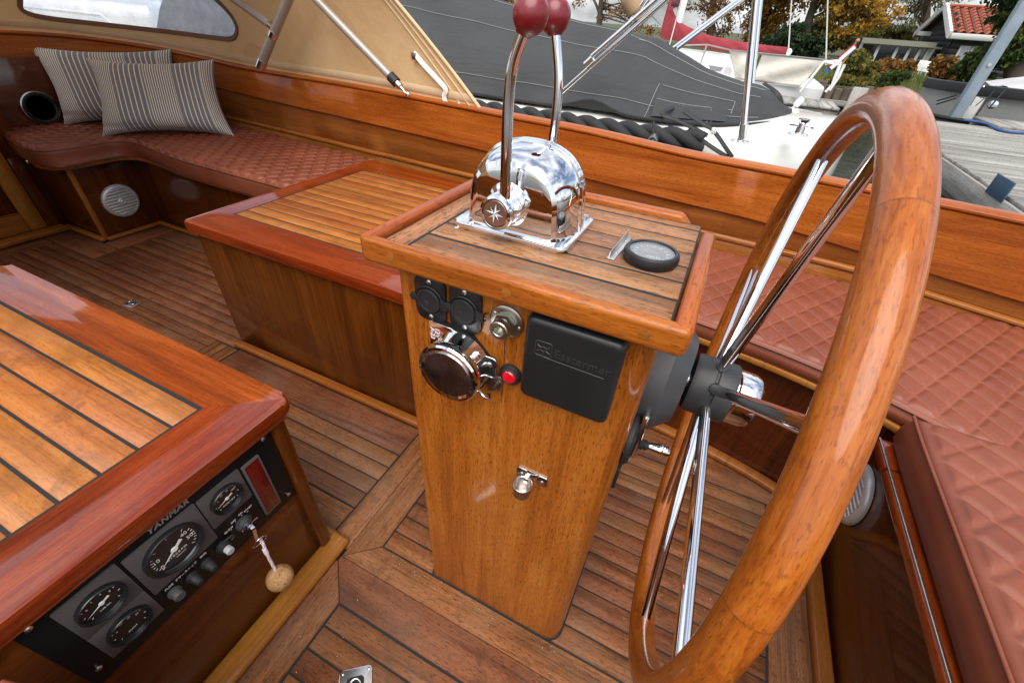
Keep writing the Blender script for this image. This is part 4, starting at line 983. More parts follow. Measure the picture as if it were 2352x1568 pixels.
jc = a0.lerp(a1, .385); tube('clamp', [jc - (a1 - a0).normalized() * .016, jc + (a1 - a0).normalized() * .016], .025, CH, fm, 16)
tube('fork', [ony(616, 53, yp), ony(634, 70, yp - .004)], .010, CH, fm, 12)
b0, b1 = ony(700, -28, yp), ony(903, 182, yp)
tube('pole', [b0, b1], .0175, ALU, fm, 16)
e = (b1 - b0).normalized(); tube('cap', [b1 - e * .018, b1 + e * .022], .0225, RUB, fm, 16); tube('end_fitting', [b1 + e * .02, b1 + e * .045], .016, CH, fm, 14); tube('end_eye', [b1 + e * .045, ony(936, 220, yp)], .006, CH, fm, 10)
sphere('ball_joint', ony(937, 217, yp), .012, CH, fm, 14)
st = thing('canopy_strap', 'white webbing strap hanging loose from the hood edge', 'strap', hoodpt((1000, 190)))
P = [hoodpt(q) + Vector((.01, -.014, 0)) for q in ((950, 120), (975, 150), (1005, 182), (1023, 204))]
P += [ony(x, y_, P[-1].y) for x, y_ in ((1020, 220), (1024, 236), (1035, 247), (1048, 248), (1056, 240))]
tube('webbing', spline(P, 6), 0, plain('white_webbing', (.72, .70, .66), .8, bump=.4, bscale=700), st, 10, flat=(.0017, .0105), up=(.35, -.9, .25))
box('buckle', P[0].x - .012, P[0].x + .012, P[0].y - .006, P[0].y + .006, P[0].z - .028, P[0].z, BCH, st, .003)
# ------------------------------------------------------------------ water, land
WZ = -.12
def sheet(name, x0, x1, y0, y1, z, mat, n=1):
    V = [(x0 + (x1 - x0) * i / n, y0 + (y1 - y0) * j / n, z) for i in range(n + 1) for j in range(n + 1)]
    F = [(i * (n + 1) + j, (i + 1) * (n + 1) + j, (i + 1) * (n + 1) + j + 1, i * (n + 1) + j + 1) for i in range(n) for j in range(n)]
    return from_py(name, V, F, mat, None, 0)
wm = NB('water'); v_ = wm.obj(); f1 = wm.noise(wm.map(v_, (1, 2.2, 1)), 3.0, 5, .6, .5); f2 = wm.noise(v_, .6, 3, .5)
wm.set(Base_Color=(.022, .024, .013), Roughness=.03, Specular_IOR_Level=.03, IOR=1.33)
wm.l(wm.bump(wm.math('ADD', f1, f2), .12, .05), wm.b.inputs['Normal'])
o = sheet('water', -250, 250, -60, 13.2, WZ, wm.m); o['kind'] = 'structure'; o['label'] = 'dark harbour water under the docks'
lm = NB('bank_soil'); f = lm.noise(lm.obj(), 2.5, 6, .65); lm.set(Base_Color=lm.ramp(f, [(.35, (.035, .032, .016)), (.55, (.065, .075, .022)), (.7, (.10, .105, .035))]), Roughness=.95)
o = from_py('ground', [(-300, 13.25, .36), (300, 13.25, .36), (300, 26, .30), (-300, 26, .30), (300, 420, .4), (-300, 420, .4), (-300, 13.22, -2), (300, 13.22, -2)], [(0, 1, 2, 3), (3, 2, 4, 5), (6, 7, 1, 0)], lm.m, None, 0); o['kind'] = 'structure'; o['label'] = 'grassy bank behind the harbour'

# ------------------------------------------------------------------ covered boat alongside
nb = thing('covered_boat', 'cream motor sloop alongside under a dark grey fabric cover', 'boat', (-2.5, 3.3, WZ))
GEL = plain('white_gelcoat', (.74, .73, .68), .22, coat=.6, var=.03, vscale=3)
DZ = .78
def half(x):      # half beam of the deck at x
    e = .66; r = 1.55
    if x > e - r: return .93 * max(0, 1 - ((x - (e - r)) / r) ** 2.6) ** .5
    return .93
YC = 3.32
xs = list(np.linspace(-7.5, -1.2, 22)) + list(.66 - 1.86 * np.cos(np.linspace(0, math.pi / 2, 30)))
V = []; F = []; K = 13
for x in xs:
    h = half(x)
    sec_ = [(-h * .94 - .0, -.35), (-h - .035 * (h > .05), DZ - .16), (-h - .035 * (h > .05), DZ - .06), (-h, DZ - .01), (-h + min(.03, h), DZ + .012)]
    crown = [(-h * .66, DZ + .040), (-h * .33, DZ + .055)]
    half_ = sec_ + crown
    full_ = half_ + [(0, DZ + .060)] + [(-a, b_) for a, b_ in half_[::-1]]
    K = len(full_); V += [(x, YC + a, b_) for a, b_ in full_]
for i in range(len(xs) - 1):
    for k in range(K - 1): F.append((i * K + k, (i + 1) * K + k, (i + 1) * K + k + 1, i * K + k + 1))
F.append(tuple(range(K)))
from_py('hull', V, F, GEL, nb, 50)
CVR = NB('grey_cover'); v_ = CVR.obj(); f1 = CVR.noise(v_, 2.2, 5, .6); f2 = CVR.noise(v_, 700, 2)
CVR.set(Base_Color=CVR.mix(CVR.ramp(f1, [(.3, 0.0), (.7, 1.0)]), (.026, .0275, .029), (.046, .048, .050)), Roughness=.8)
f3 = CVR.noise(CVR.map(v_, (1.2, 5, 7)), 2.0, 4, .6, 1.2)
CVR.l(CVR.bump(CVR.math('ADD', CVR.math('ADD', f1, f3), CVR.math('MULTIPLY', f2, .05)), .55, .045), CVR.b.inputs['Normal']); CVR = CVR.m
ridge = [(-6.0, 1.62), (-4.0, 1.56), (-2.8, 1.43)] + [(ony(*p_, 3.32).x, ony(*p_, 3.32).z) for p_ in ((1180, 8), (1310, 42), (1458, 77), (1512, 88), (1552, 114), (1623, 157), (1709, 189), (1745, 196), (1777, 213), (1800, 241))] + [(.36, .84)]
def rz(x):
    for (a, b_), (c, d) in zip(ridge[:-1], ridge[1:]):
        if a <= x <= c: return b_ + (d - b_) * (x - a) / (c - a)
    return ridge[0][1] if x < -6 else ridge[-1][1]
def cover(u_, v_):
    x = -4.4 + 4.70 * (1 - (1 - u_) ** 1.5)
    hw = min(half(x) - .07, .84); 
    if x > -.55: hw *= max(.0, 1 - ((x + .55) / .87) ** 3.2) ** .6
    hw = max(hw, .02)
    s = 2 * v_ - 1; lift = .05 * math.exp(-((x + .70) / .12) ** 2) * (1 if s < -.97 else 0)
    z0 = DZ + .035; zr = rz(x)
    fall = 1 - abs(s) ** 1.75
    band_ = max(0, (abs(s) - .80) / .20)
    z = z0 + (zr - z0) * fall - .02 * math.sin(min(1, band_ * 1.0) * math.pi) + lift
    wr = .0025 * math.sin(13 * x + 4 * s) * (1 - abs(s) ** 6) + .006 * math.sin(4.1 * x - 7 * s) * abs(s) * (1 - abs(s) ** 8) + .010 * math.sin(46 * x + 5 * s) * max(0, min(.3, x + .2)) * (abs(s) > .5) * (abs(s) - .5)
    return (x, YC + hw * s - .0, z + wr)
cv = grid('cover', cover, 150, 64, CVR, nb, 70)
WST = plain('white_stitch', (.26, .26, .25), .8)
def onc(x, s, off=.004):
    u_ = 1 - (1 - (x + 4.4) / 4.70) ** (1 / 1.5); p = Vector(cover(u_, (s + 1) / 2)); return p + Vector((0, -.5, .6)).normalized() * off
def seam(pts, r=.0028):
    P = []
    for (a, b_), (c, d) in zip(pts[:-1], pts[1:]):
        n = max(2, int(abs(c - a) / .06) + int(abs(d - b_) / .05))
        P += [onc(a + (c - a) * i / n, b_ + (d - b_) * i / n) for i in range(n)]
    P.append(onc(*pts[-1])); return tube('seam', P, r * .6, WST, cv, 5)
seam([(-4.3, -.48), (-2, -.48), (.1, -.45)]); seam([(-4.3, -.86), (-1, -.86), (.12, -.84)]); seam([(-3.2, -.10), (-.75, -.12), (-.62, -.2)], .003); seam([(-.42, -.66), (-.42, -.98)]); seam([(-.40, -.66), (-.02, -.62)]); seam([(-.40, -.80), (-.02, -.78)]); seam([(-.02, -.62), (-.02, -.82)])
for xx in (-.28, -.12, -.26, -.10): seam([(xx, -.80), (xx, -.97)], .002)
seam([(-2.2, -.28), (-2.15, -.12), (-1.92, -.18)]); seam([(-.66, -.20), (-.2, -.24), (.12, -.2)], .0036)
tube('hem', [onc(x, -.995, .006) for x in np.linspace(-4.3, .28, 90)], .008, plain('hem_black', (.02, .02, .021), .8), cv, 6)
pk = [onc(-.40, -.815, .012), onc(-.04, -.795, .012), onc(-.03, -.93, .014), onc(-.39, -.95, .014)]
from_py('pocket', pk, [(0, 1, 2, 3)], CVR, cv, 0)
pb = [onc(-2.24, -.30, .01), onc(-2.12, -.09, .01), onc(-1.98, -.14, .012), onc(-2.02, -.27, .07), onc(-2.14, -.30, .06)]
from_py('vent_flap', pb, [(0, 1, 2, 3, 4)], CVR, cv, 0)
box('cabin', -7.3, -4.7, 2.70, 3.94, DZ + .04, DZ + .30, GEL, nb, .09, 4); box('windscreen', -4.75, -4.45, 2.75, 3.89, DZ + .10, DZ + .34, plain('screen_glass', (.55, .60, .66), .15, spec=.8), nb, .05, 3)
tube('grab_rail', [(-7.2, 2.48, DZ + .05), (-7.1, 2.48, DZ + .22), (-4.9, 2.48, DZ + .22), (-4.6, 2.48, DZ + .06)], .016, GEL, nb, 8); tube('grab_rail', [(-6.0, 2.48, DZ + .03), (-6.0, 2.48, DZ + .22)], .014, GEL, nb, 8)
# rope fender: three laid strands
rf = thing('rope_fender', 'thick black three-strand rope fender along the covered boat side', 'rope fender', (-2, 2.36, .72))
ROPE = plain('black_rope', (.016, .016, .017), .75, bump=.6, bscale=350, var=.25, vscale=60)
def ropec(x): 
    h = half(x); return Vector((x, YC - h - .085, DZ - .012 - .006 * math.sin(x * 2)))
xx = np.linspace(-5.0, -.10, 420)
for s in range(3): tube('strand', [ropec(x) + Vector((0, math.cos(x * 20 + s * 2.094) * .026, math.sin(x * 20 + s * 2.094) * .026)) for x in xx], .028, ROPE, rf, 10)
XX2 = [(-.10, 1.0), (.0, 1.0)]
# straps
def strap(label, P, w_=.0105):
    t = thing('black_strap', label, 'strap', P[0], 'black straps tying down the grey cover'); tube('webbing', spline(P, 5), 0, RUB, t, 8, flat=(.002, w_), up=(.3, -.8, .5))
    return t
yq = 2.40
def q(x, y_, Y=yq): return ony(x, y_, Y)
strap('long black strap running down the cover past the rope fender', [onc(-.30, -.84, .02), q(1520, 262), q(1570, 283), q(1625, 312)])
s1 = strap('black strap with a white buckle at the cover corner', [q(1570, 255), q(1615, 285), q(1640, 302), q(1682, 362, 2.36)]); box('buckle', q(1640, 300).x - .012, q(1640, 300).x + .012, yq - .016, yq - .006, q(1640, 300).z - .014, q(1640, 300).z + .014, plain('buckle_white', (.7, .7, .66), .4), s1, .004)
strap('black strap meeting the other strap on the white gunwale', [q(1580, 298), q(1630, 335, 2.38), q(1672, 362, 2.36)])
strap('thin black cord dropping from the pocket beside the fender', [q(1536, 285), q(1548, 318), q(1556, 342)], .006); strap('second thin black cord dropping towards the gunwale', [q(1540, 285), q(1556, 318), q(1566, 345)], .006)
strap('black strap wrapped over the pointed end of the cover', [onc(.10, .1, .02), onc(.20, -.1, .02), ony(1800, 262, 3.3), ony(1817, 282, 3.2)], .012)
# fender top
fd = thing('boat_fender', 'black fender hanging from the rope beside the coaming', 'fender', q(1497, 330, 2.24))
c = q(1497, 335, 2.24); lathe('body', [(0, .055), (.012, .054), (.020, .045), (.026, .02), (.055, -.03), (.06, -.12), (.06, -.45), (0, -.5)], plain('fender_black', (.02, .021, .022), .3, coat=.3), fd, FZ(c), 24)
tube('eye', [c + Vector((.016 * math.cos(a), -.022, .026 + .016 * math.sin(a))) for a in np.linspace(0, 6.283, 15)[:-1]], .007, plain('fender_grey', (.10, .105, .11), .35), fd, 8, True); tube('line', [c + Vector((0, -.02, .03)), q(1502, 280, 2.27)], .006, ROPE, fd, 8)
# deck fittings
ft = onz(1700, 326, DZ + .03)
cl = thing('deck_bollard', 'chrome bollard on the white deck near its rounded end', 'bollard', onz(1833, 310, DZ + .05)); p = onz(1833, 310, DZ + .05)
lathe('post', [(.045, 0), (.042, .006), (.020, .010), (.017, .05), (.024, .060), (.024, .068), (0, .070)], CH, cl, FZ(p), 24); tube('cross_bar', [p + Vector((-.05, .01, .04)), p + Vector((.05, -.01, .04))], .008, CH, cl, 10)
lt = thing('deck_light', 'small clear deck light tilted on the far deck edge', 'light', onz(1812, 256, DZ)); p = onz(1814, 256, DZ + .02)
ax = (ony(1838, 232, p.y) - p).normalized(); lathe('stem', [(.02, 0), (.012, .01), (.009, .035), (.014, .04)], CH, lt, frame(p, ax), 16); lathe('lens', [(.020, .04), (.021, .06), (.020, .085), (.015, .095), (0, .097)], plain('lens_clear', (.75, .76, .74), .15, coat=.6), lt, frame(p, ax), 20)
gr_ = thing('chrome_rail', 'low chrome strip on the boat edge above the coaming', 'rail', q(1600, 355, 2.2)); tube('strip', [q(1512, 338, 2.24), q(1600, 358, 2.24), q(1690, 374, 2.24)], 0, CH, gr_, 8, flat=(.006, .010), up=(0, 0, 1))
# chrome frame
cf = thing('boarding_frame', 'chrome tube frame rising from the covered boat deck', 'frame', ft)
def rodp(a, b_, Y, r, name='tube'): return tube(name, [ony(*a, Y), ony(*b_, Y)], r, CH, cf, 14)
rodp((1704, 322), (1742, -60), ft.y, .0135); lathe('foot', [(.040, 0), (.038, .005), (.016, .008), (.014, .03), (0, .031)], CH, cf, FZ(ft), 20); rodp((1705, 318), (1709, 286), ft.y - .002, .018, 'sleeve')
rodp((1727, 192), (1752, -60), 3.98, .018)
rodp((1285, 217), (1548, -16), 2.45, .0115); rodp((1359, 130), (1552, -40), 2.43, .0105); rodp((1345, 150), (1362, 134), 2.44, .018, 'clamp')
rodp((1546, 112), (1712, -12), 3.95, .015); rodp((1556, 112), (1722, -12), 3.93, .013)
rodp((1440, 60), (1480, 0), 4.05, .013); rodp((1452, 55), (1490, 0), 4.05, .012)
rb = thing('rolled_canvas', 'tan rolled canvas bundle at the top between the chrome tubes', 'canvas', ony(1470, 20, 4.1))
tube('bundle', spline([ony(1430, -30, 4.1), ony(1448, 0, 4.1), ony(1462, 24, 4.1), ony(1474, 44, 4.1)], 5), [.06] * 4 + [.075] * 8 + [.055] * 4, plain('bundle_tan', (.36, .23, .13), .85, bump=.3, bscale=40), rb, 12)

# ------------------------------------------------------------------ docks
DK = .42
def dock(name, label, x0, x1, y0, y1, step, ax, beam=.16):
    t = thing(name, label, 'dock', ((x0 + x1) / 2, (y0 + y1) / 2, DK - .2), 'grey plank docks')
    k = 0; a = y0 if ax == 'x' else x0; e = y1 if ax == 'x' else x1
    while a < e - .02:
        b_ = min(e, a + step); dz = random.uniform(-.004, .004)
        if ax == 'x': box('plank', x0 - random.uniform(0, .006), x1 + random.uniform(0, .006), a + .004, b_ - .004, DK - .035, DK + dz, wood('greywood', 'x'), t, .004, 1)
        else: box('plank', a + .004, b_ - .004, y0 - random.uniform(0, .02), y1 + random.uniform(0, .02), DK - .035, DK + dz, wood('greywood', 'y'), t, .004, 1)
        a = b_
    if ax == 'x': 
        for xx in (x0 + .02, x1 - .06): box('beam', xx, xx + .06, y0, y1, DK - .036 - beam, DK - .036, wood('greywood', 'y'), t, .006, 1)
    else:
        for yy in (y0 + .02, y1 - .06): box('beam', x0, x1, yy, yy + .06, DK - .036 - beam, DK - .036, wood('greywood', 'x'), t, .006, 1)
    return t
fdk = dock('finger_dock', 'weathered grey plank dock on the right behind the wheel', 1.86, 3.9, 3.0, 8.15, .14, 'x', .22)
box('fascia', 1.825, 1.852, 3.0, 8.15, DK - .19, DK - .02, wood('greywood', 'y'), fdk, .004, 1)
for yy in (3.4, 5.4, 7.4): tube('pile', [(1.98, yy, -1.5), (1.98, yy, DK - .04)], .07, wood('greywood', 'z'), fdk, 12)
st_ = onx(2300, 430, 1.825); box('blue_tag', 1.815, 1.8245, st_.y - .14, st_.y + .14, st_.z - .07, st_.z + .06, plain('tag_blue', (.035, .075, .13), .6, var=.2), fdk, .002)
wdk = dock('walkway', 'grey plank walkway in front of the white sailing boat', -9, 1.34, 8.25, 9.15, .16, 'y', .15)
tube('pile', [(-.6, 8.4, -1.5), (-.6, 8.4, DK - .04)], .08, wood('greywood', 'z'), wdk, 12)
wd2 = dock('walkway', 'grey plank walkway at the foot of the blue-grey pole', 3.2, 14, 8.4, 9.3, .16, 'y', .15)
pt = thing('mooring_post', 'flat pale grey board post at the end of the walkway', 'post', onz(1945, 262, DK))
b0 = ony(1946, 268, 8.2); box('board', b0.x - .09, b0.x + .09, 8.16, 8.22, -.3, ony(1968, 200, 8.2).z, wood('greywood', 'z'), pt, .006, 1)
pl = thing('mooring_pole', 'tall blue-grey square steel pole rising from the dock', 'pole', onz(2190, 270, DK)); b0 = onz(2192, 270, DK)
box('shaft', b0.x - .065, b0.x + .065, b0.y - .065, b0.y + .065, DK, 5.2, plain('pole_blue', (.30, .37, .43), .5, .2, var=.12, vscale=5), pl, .008); lathe('bolt', [(.025, 0), (.02, .015), (0, .016)], STEEL, pl, FY((b0.x, b0.y - .065, 1.05)), 10)
nbp = thing('berth_sign', 'short pale post with the berth number beside the blue-grey pole', 'sign', onz(2210, 272, DK)); b0 = onz(2214, 272, DK); zt_ = ony(2237, 222, b0.y).z
box('board', b0.x - .075, b0.x + .075, b0.y - .05, b0.y, DK, zt_, plain('sign_grey', (.50, .49, .45), .75, var=.15), nbp, .004); text('number', '17', .16, plain('sign_ink', (.12, .12, .12), .7), FY((b0.x, b0.y - .0505, (DK + zt_) / 2 + .08)), nbp, .001)
brp = thing('mooring_line', 'blue mooring rope lying along the grey dock', 'rope', onz(2300, 300, DK)); tube('rope', spline([onz(2214, 276, DK + .02), onz(2262, 284, DK + .02), onz(2300, 300, DK + .02), onz(2352, 306, DK + .02), onz(2400, 300, DK + .02)], 8), .016, plain('blue_rope', (.035, .085, .22), .8, bump=.5, bscale=90), brp, 8)

# ------------------------------------------------------------------ grey boat on the right
gb = thing('grey_sloop', 'grey sloop with a pale canvas cover moored behind the blue-grey pole', 'boat', (6.5, 10.6, WZ))
GH = plain('hull_grey', (.30, .30, .28), .35, coat=.3, var=.04, vscale=2)
gx0 = ony(2150, 235, 9.75).x; ztop = .68
V = []; F = []; n = 18
xs = [gx0 + .0 + 6.0 * (i / n) ** 1.3 for i in range(n + 1)]
for i, x in enumerate(xs):
    h = 1.05 * (1 - (1 - min(1, (x - gx0) / 2.2)) ** 2.2) ** .6 if x > gx0 else .02; h = max(h, .02)
    yc = 10.75; V += [(x + .25, yc - h * .8, -.3), (x, yc - h, .30), (x, yc - h, ztop), (x, yc + h, ztop), (x, yc + h, .5), (x, yc + h * .8, -.3)]
for i in range(n):
    for k in range(5): F.append((i * 6 + k, (i + 1) * 6 + k, (i + 1) * 6 + k + 1, i * 6 + k + 1))
F.append((0, 1, 2, 3, 4, 5)); from_py('hull', V, F, GH, gb, 50)
tube('rub_rail', [(x, V[i * 6 + 1][1] - .04, ztop + .03) for i, x in enumerate(xs)], 0, plain('rail_black', (.012, .012, .013), .5), gb, 8, flat=(.07, .06), up=(0, 0, 1))
tube('toe_rail', [(x, V[i * 6 + 1][1] - .03, .28) for i, x in enumerate(xs)], .03, plain('rail_black', (.012, .012, .013), .5), gb, 8)
cvx = gx0 + .9
def gcov(u_, v_):
    x = cvx + 5 * u_; s = 2 * v_ - 1; h = .95 * min(1, .25 + (x - gx0) / 1.9); z = ztop + .08 + (.50 * min(1, u_ * 2.6) ** .8) * (1 - abs(s) ** 2.2) + .02 * math.sin(8 * x + 5 * s)
    return (x, 10.75 + h * s, z)
grid('cover', gcov, 40, 20, plain('pale_cover', (.46, .45, .47), .8, var=.15, vscale=3), gb, 60)
for a in (1952, 1995, 2030, 2070): pass
for px in ((2236, 192), (2262, 195), (2290, 198), (2308, 205)): p = ony(*px, 10.0); lathe('cleat', [(.018, 0), (.010, .02), (.022, .03), (0, .035)], CH, gb, FZ((p.x, p.y, p.z - .03)), 10)
lathe('port_fitting', [(.06, 0), (.055, .015), (.025, .02), (0, .02)], CH, gb, FY(ony(2281, 241, 9.72)), 18)
for i, (a, b_) in enumerate((((2285, 205), (2240, 268)), ((2310, 205), (2275, 245)))): tube('mooring_cord', [ony(*a, 9.7), ony(*b_, 9.6)], .012, ROPE, gb, 6)
for a, b_ in (((2152, 232), (2198, 219)), ((2150, 240), (2196, 226))): tube('mooring_cord', [ony(*a, 9.5), ony(*b_, 9.3)], .010, ROPE, gb, 6)

# ------------------------------------------------------------------ white sailing boat
sbt = thing('sailing_boat', 'white sailing boat with canvas spray cloths behind the walkway', 'boat', (-1, 10, WZ))
WHT = plain('white_paint', (.78, .78, .76), .35, coat=.3, var=.04, vscale=3); YS = 9.75
def s_(x, y_, Y=YS): return ony(x, y_, Y)
stern = s_(1896, 205)
V = []; F = []; xs = np.linspace(stern.x - 8.5, stern.x, 18)
dzs = stern.z - .02
for i, x in enumerate(xs):
    u_ = (x - xs[0]) / (xs[-1] - xs[0]); h = 1.25 * math.sin(math.pi * min(1, .08 + .62 * u_)) ** .8; z = dzs + .35 * (1 - u_) ** 2
    yc = YS + 1.2; V += [(x - .1, yc - h * .75, -.3), (x, yc - h, z - .30), (x, yc - h, z), (x, yc - h * .85, z + .03), (x, yc + h * .85, z + .03), (x, yc + h, z), (x, yc + h * .75, -.3)]
for i in range(len(xs) - 1):
    for k in range(6): F.append((i * 7 + k, (i + 1) * 7 + k, (i + 1) * 7 + k + 1, i * 7 + k + 1))
F.append(tuple((len(xs) - 1) * 7 + k for k in range(7))); from_py('hull', V, F, WHT, sbt, 50)
hx = lambda x: min(range(len(xs)), key=lambda i: abs(xs[i] - x))
tube('rub_rail', [(x, V[i * 7 + 1][1] - .03, V[i * 7 + 2][2] - .22) for i, x in enumerate(xs)], .045, plain('rail_plum', (.12, .085, .085), .6, var=.2), sbt, 8)
# cabin trunk and coamings
def slabp(name, P, Y, th_, mat, parent): 
    pts = [s_(*p, Y) for p in P]; nV = len(pts); VV = [tuple(p) for p in pts] + [(p.x, p.y + th_, p.z) for p in pts]
    return from_py(name, VV, [tuple(range(nV)), tuple(range(2 * nV - 1, nV - 1, -1))] + [(i, (i + 1) % nV, nV + (i + 1) % nV, nV + i) for i in range(nV)], mat, parent, 0)
slabp('cabin_side', [(1500, 110), (1560, 117), (1620, 124), (1672, 132), (1690, 150), (1700, 185), (1620, 175), (1500, 150)], YS + .45, 1.4, WHT, sbt)
slabp('cabin_window', [(1628, 150), (1662, 156), (1655, 165), (1632, 163)], YS + .44, .02, plain('smoke_glass', (.22, .22, .23), .2), sbt)
slabp('cabin_window', [(1666, 156), (1675, 153), (1683, 160), (1678, 174), (1660, 168)], YS + .445, .02, plain('hatch_grey', (.45, .45, .47), .4), sbt)
slabp('cockpit_side', [(1690, 168), (1885, 194), (1890, 206), (1690, 192)], YS + .30, .9, WHT, sbt)
# spray cloths
DDG = NB('cream_cloth'); f = DDG.noise(DDG.obj(), 2.2, 5, .6); DDG.set(Base_Color=DDG.mix(f, (.56, .52, .43), (.80, .77, .68)), Roughness=.85); DDG.l(DDG.bump(f, .5, .08), DDG.b.inputs['Normal']); DDG = DDG.m
def cloth(label, c4, Y):
    A, B, C_, D = [s_(*p, Y) for p in c4]
    o = grid('spray_cloth', lambda u_, v_: A.lerp(B, u_).lerp(D.lerp(C_, u_), v_) + Vector((0, .03 * math.sin(6 * u_ + 4 * v_) * math.sin(math.pi * v_), -.015 * math.sin(math.pi * u_) * (1 - v_))), 24, 12, DDG, None, 60, thick=.006)
    tag(o, label, 'cloth', 'cream cloths along the sailing boat rail'); return o
k1 = cloth('cream spray cloth on the sailing boat rail, nearer its cabin', [(1675, 116), (1744, 121), (1724, 186), (1690, 182)], YS + .02)
k2 = cloth('long cream spray cloth on the sailing boat rail, nearer the flag', [(1752, 122), (1898, 138), (1836, 200), (1727, 186)], YS + .01)
for k, (a, b_, n) in ((k1, ((1678, 118), (1742, 123), 5)), (k2, ((1756, 124), (1892, 138), 9)), (k2, ((1732, 186), (1832, 198), 8))):
    pass
RL = plain('rail_steel', (.62, .62, .60), .3, .8)
pr_ = thing('stern_rail', 'white tubular stern rail with the flag on the sailing boat', 'rail', s_(1880, 210))
for P in ([(1838, 212), (1893, 142), (1930, 141)], [(1894, 143), (1930, 150), (1920, 175)], [(1931, 142), (1912, 195), (1896, 212)], [(1940, 148), (1925, 180), (1905, 208)]): tube('tube', [s_(*p) for p in P], .024, WHT, pr_, 8)
tube('lifeline', [s_(1572, 104), s_(1625, 103), s_(1680, 116), s_(1900, 138)], .010, RL, sbt, 6); tube('stanchion', [s_(1624, 103), s_(1609, 147)], .014, RL, sbt, 8)
# mast, boom, sail cover
ms_ = thing('mast', 'white mast rising behind the red sail cover', 'mast', s_(1535, 90, YS + 1)); tube('spar', [s_(1556, 60, YS + 1.2), s_(1603, -120, YS + 1.2)], .07, WHT, ms_, 12)
def stays(a, b_, label): t = thing('rigging_wire', label, 'wire', s_(*a)); tube('wire', [s_(*a, YS + 1), s_(*b_, YS + 1)], .011, plain('wire_white', (.6, .58, .52), .5), t, 6)
stays((1811, 116), (1822, -60), 'white topping lift line rising from the boom end'); stays((1897, 150), (1903, -60), 'thin backstay wire rising from the sailing boat stern'); stays((1538, 103), (1568, -10), 'thin shroud wire crossing the red sail cover')
sc_ = thing('sail_cover', 'dark red canvas sail cover stretched along the boom', 'sail cover', s_(1700, 110, YS + 1.2))
RSC = NB('red_canvas'); f = RSC.noise(RSC.obj(), 3.5, 5, .6); RSC.set(Base_Color=RSC.mix(f, (.19, .018, .026), (.32, .036, .050)), Roughness=.85); RSC.l(RSC.bump(f, .6, .06), RSC.b.inputs['Normal']); RSC = RSC.m
topl = [(1541, -4), (1548, 28), (1562, 50), (1590, 66), (1625, 80), (1680, 92), (1760, 104), (1809, 109)]; botl = [(1517, 88), (1530, 92), (1552, 94), (1585, 103), (1625, 113), (1680, 121), (1760, 124), (1806, 127)]
TP = [s_(*p, YS + 1.2) for p in topl]; BP = [s_(*p, YS + 1.2) for p in botl]; TS = resample(spline(TP, 6), 60); BS = resample(spline(BP, 6), 60)
V = []; F = []; K = 16
for i in range(60):
    c = (TS[i] + BS[i]) / 2; r1 = (TS[i] - BS[i]) / 2; w_ = max(.06, min(.20, r1.length * .55))
    for k in range(K): a = 2 * math.pi * k / K; V.append(tuple(c + r1 * math.cos(a) + Vector((0, w_ * math.sin(a) + .012 * math.sin(i * .9 + k), 0))))
for i in range(59):
    for k in range(K): F.append((i * K + k, i * K + (k + 1) % K, (i + 1) * K + (k + 1) % K, (i + 1) * K + k))
F.append(tuple(range(K))); F.append(tuple(59 * K + k for k in range(K))[::-1]); from_py('cover', V, F, RSC, sc_, 60)
tube('collar', [s_(1543, 8, YS + 1.0), s_(1558, 10, YS + 1.0)], .05, plain('collar_dark', (.08, .012, .02), .8), sc_, 8); sphere('boom_end', s_(1811, 120, YS + 1.2), .06, WHT, sc_, 12)
# flag
fl = thing('flag', 'furled red white and blue flag hanging from a staff at the stern', 'flag', s_(1930, 150)); tube('staff', [s_(1926, 160), s_(1969, 94)], .016, plain('staff_wood', (.40, .20, .08), .5), fl, 8); sphere('staff_knob', s_(1970, 94), .03, plain('staff_wood', (.40, .20, .08), .5), fl, 10)
for nm, P, col_ in (('red_band', [(1966, 104), (1940, 122), (1926, 140), (1905, 152)], (.45, .02, .03)), ('white_band', [(1964, 108), (1938, 130), (1922, 146), (1908, 158)], (.75, .75, .76)), ('blue_band', [(1957, 116), (1936, 138), (1915, 150), (1896, 166)], (.05, .11, .34))):
    tube(nm, spline([s_(*p, YS - .02 * len(nm) % .03) for p in P], 5), 0, plain('flag_' + nm, col_, .85, bump=.4, bscale=30), fl, 8, flat=(.028, .008), up=(.5, 0, .6))

# ------------------------------------------------------------------ white motor boat seen through the hood window
mb = thing('cruiser', 'white cabin cruiser seen through the clear hood window', 'boat', (-9.5, 6.2, WZ))
box('hull', -13.5, -6.2, 4.6, 7.2, -.3, .55, WHT, mb, .12, 3); box('cabin', -12.5, -8.0, 5.0, 6.8, .55, 1.02, WHT, mb, .10, 3); box('canvas_top', -10.2, -6.8, 4.9, 6.9, .56, 1.0, plain('cream_top', (.60, .50, .36), .8, var=.1), mb, .2, 4)
tube('rail', [(-13, 4.62, .56), (-13, 4.62, .80), (-7, 4.62, .80), (-6.3, 4.62, .60)], .03, WHT, mb, 8)
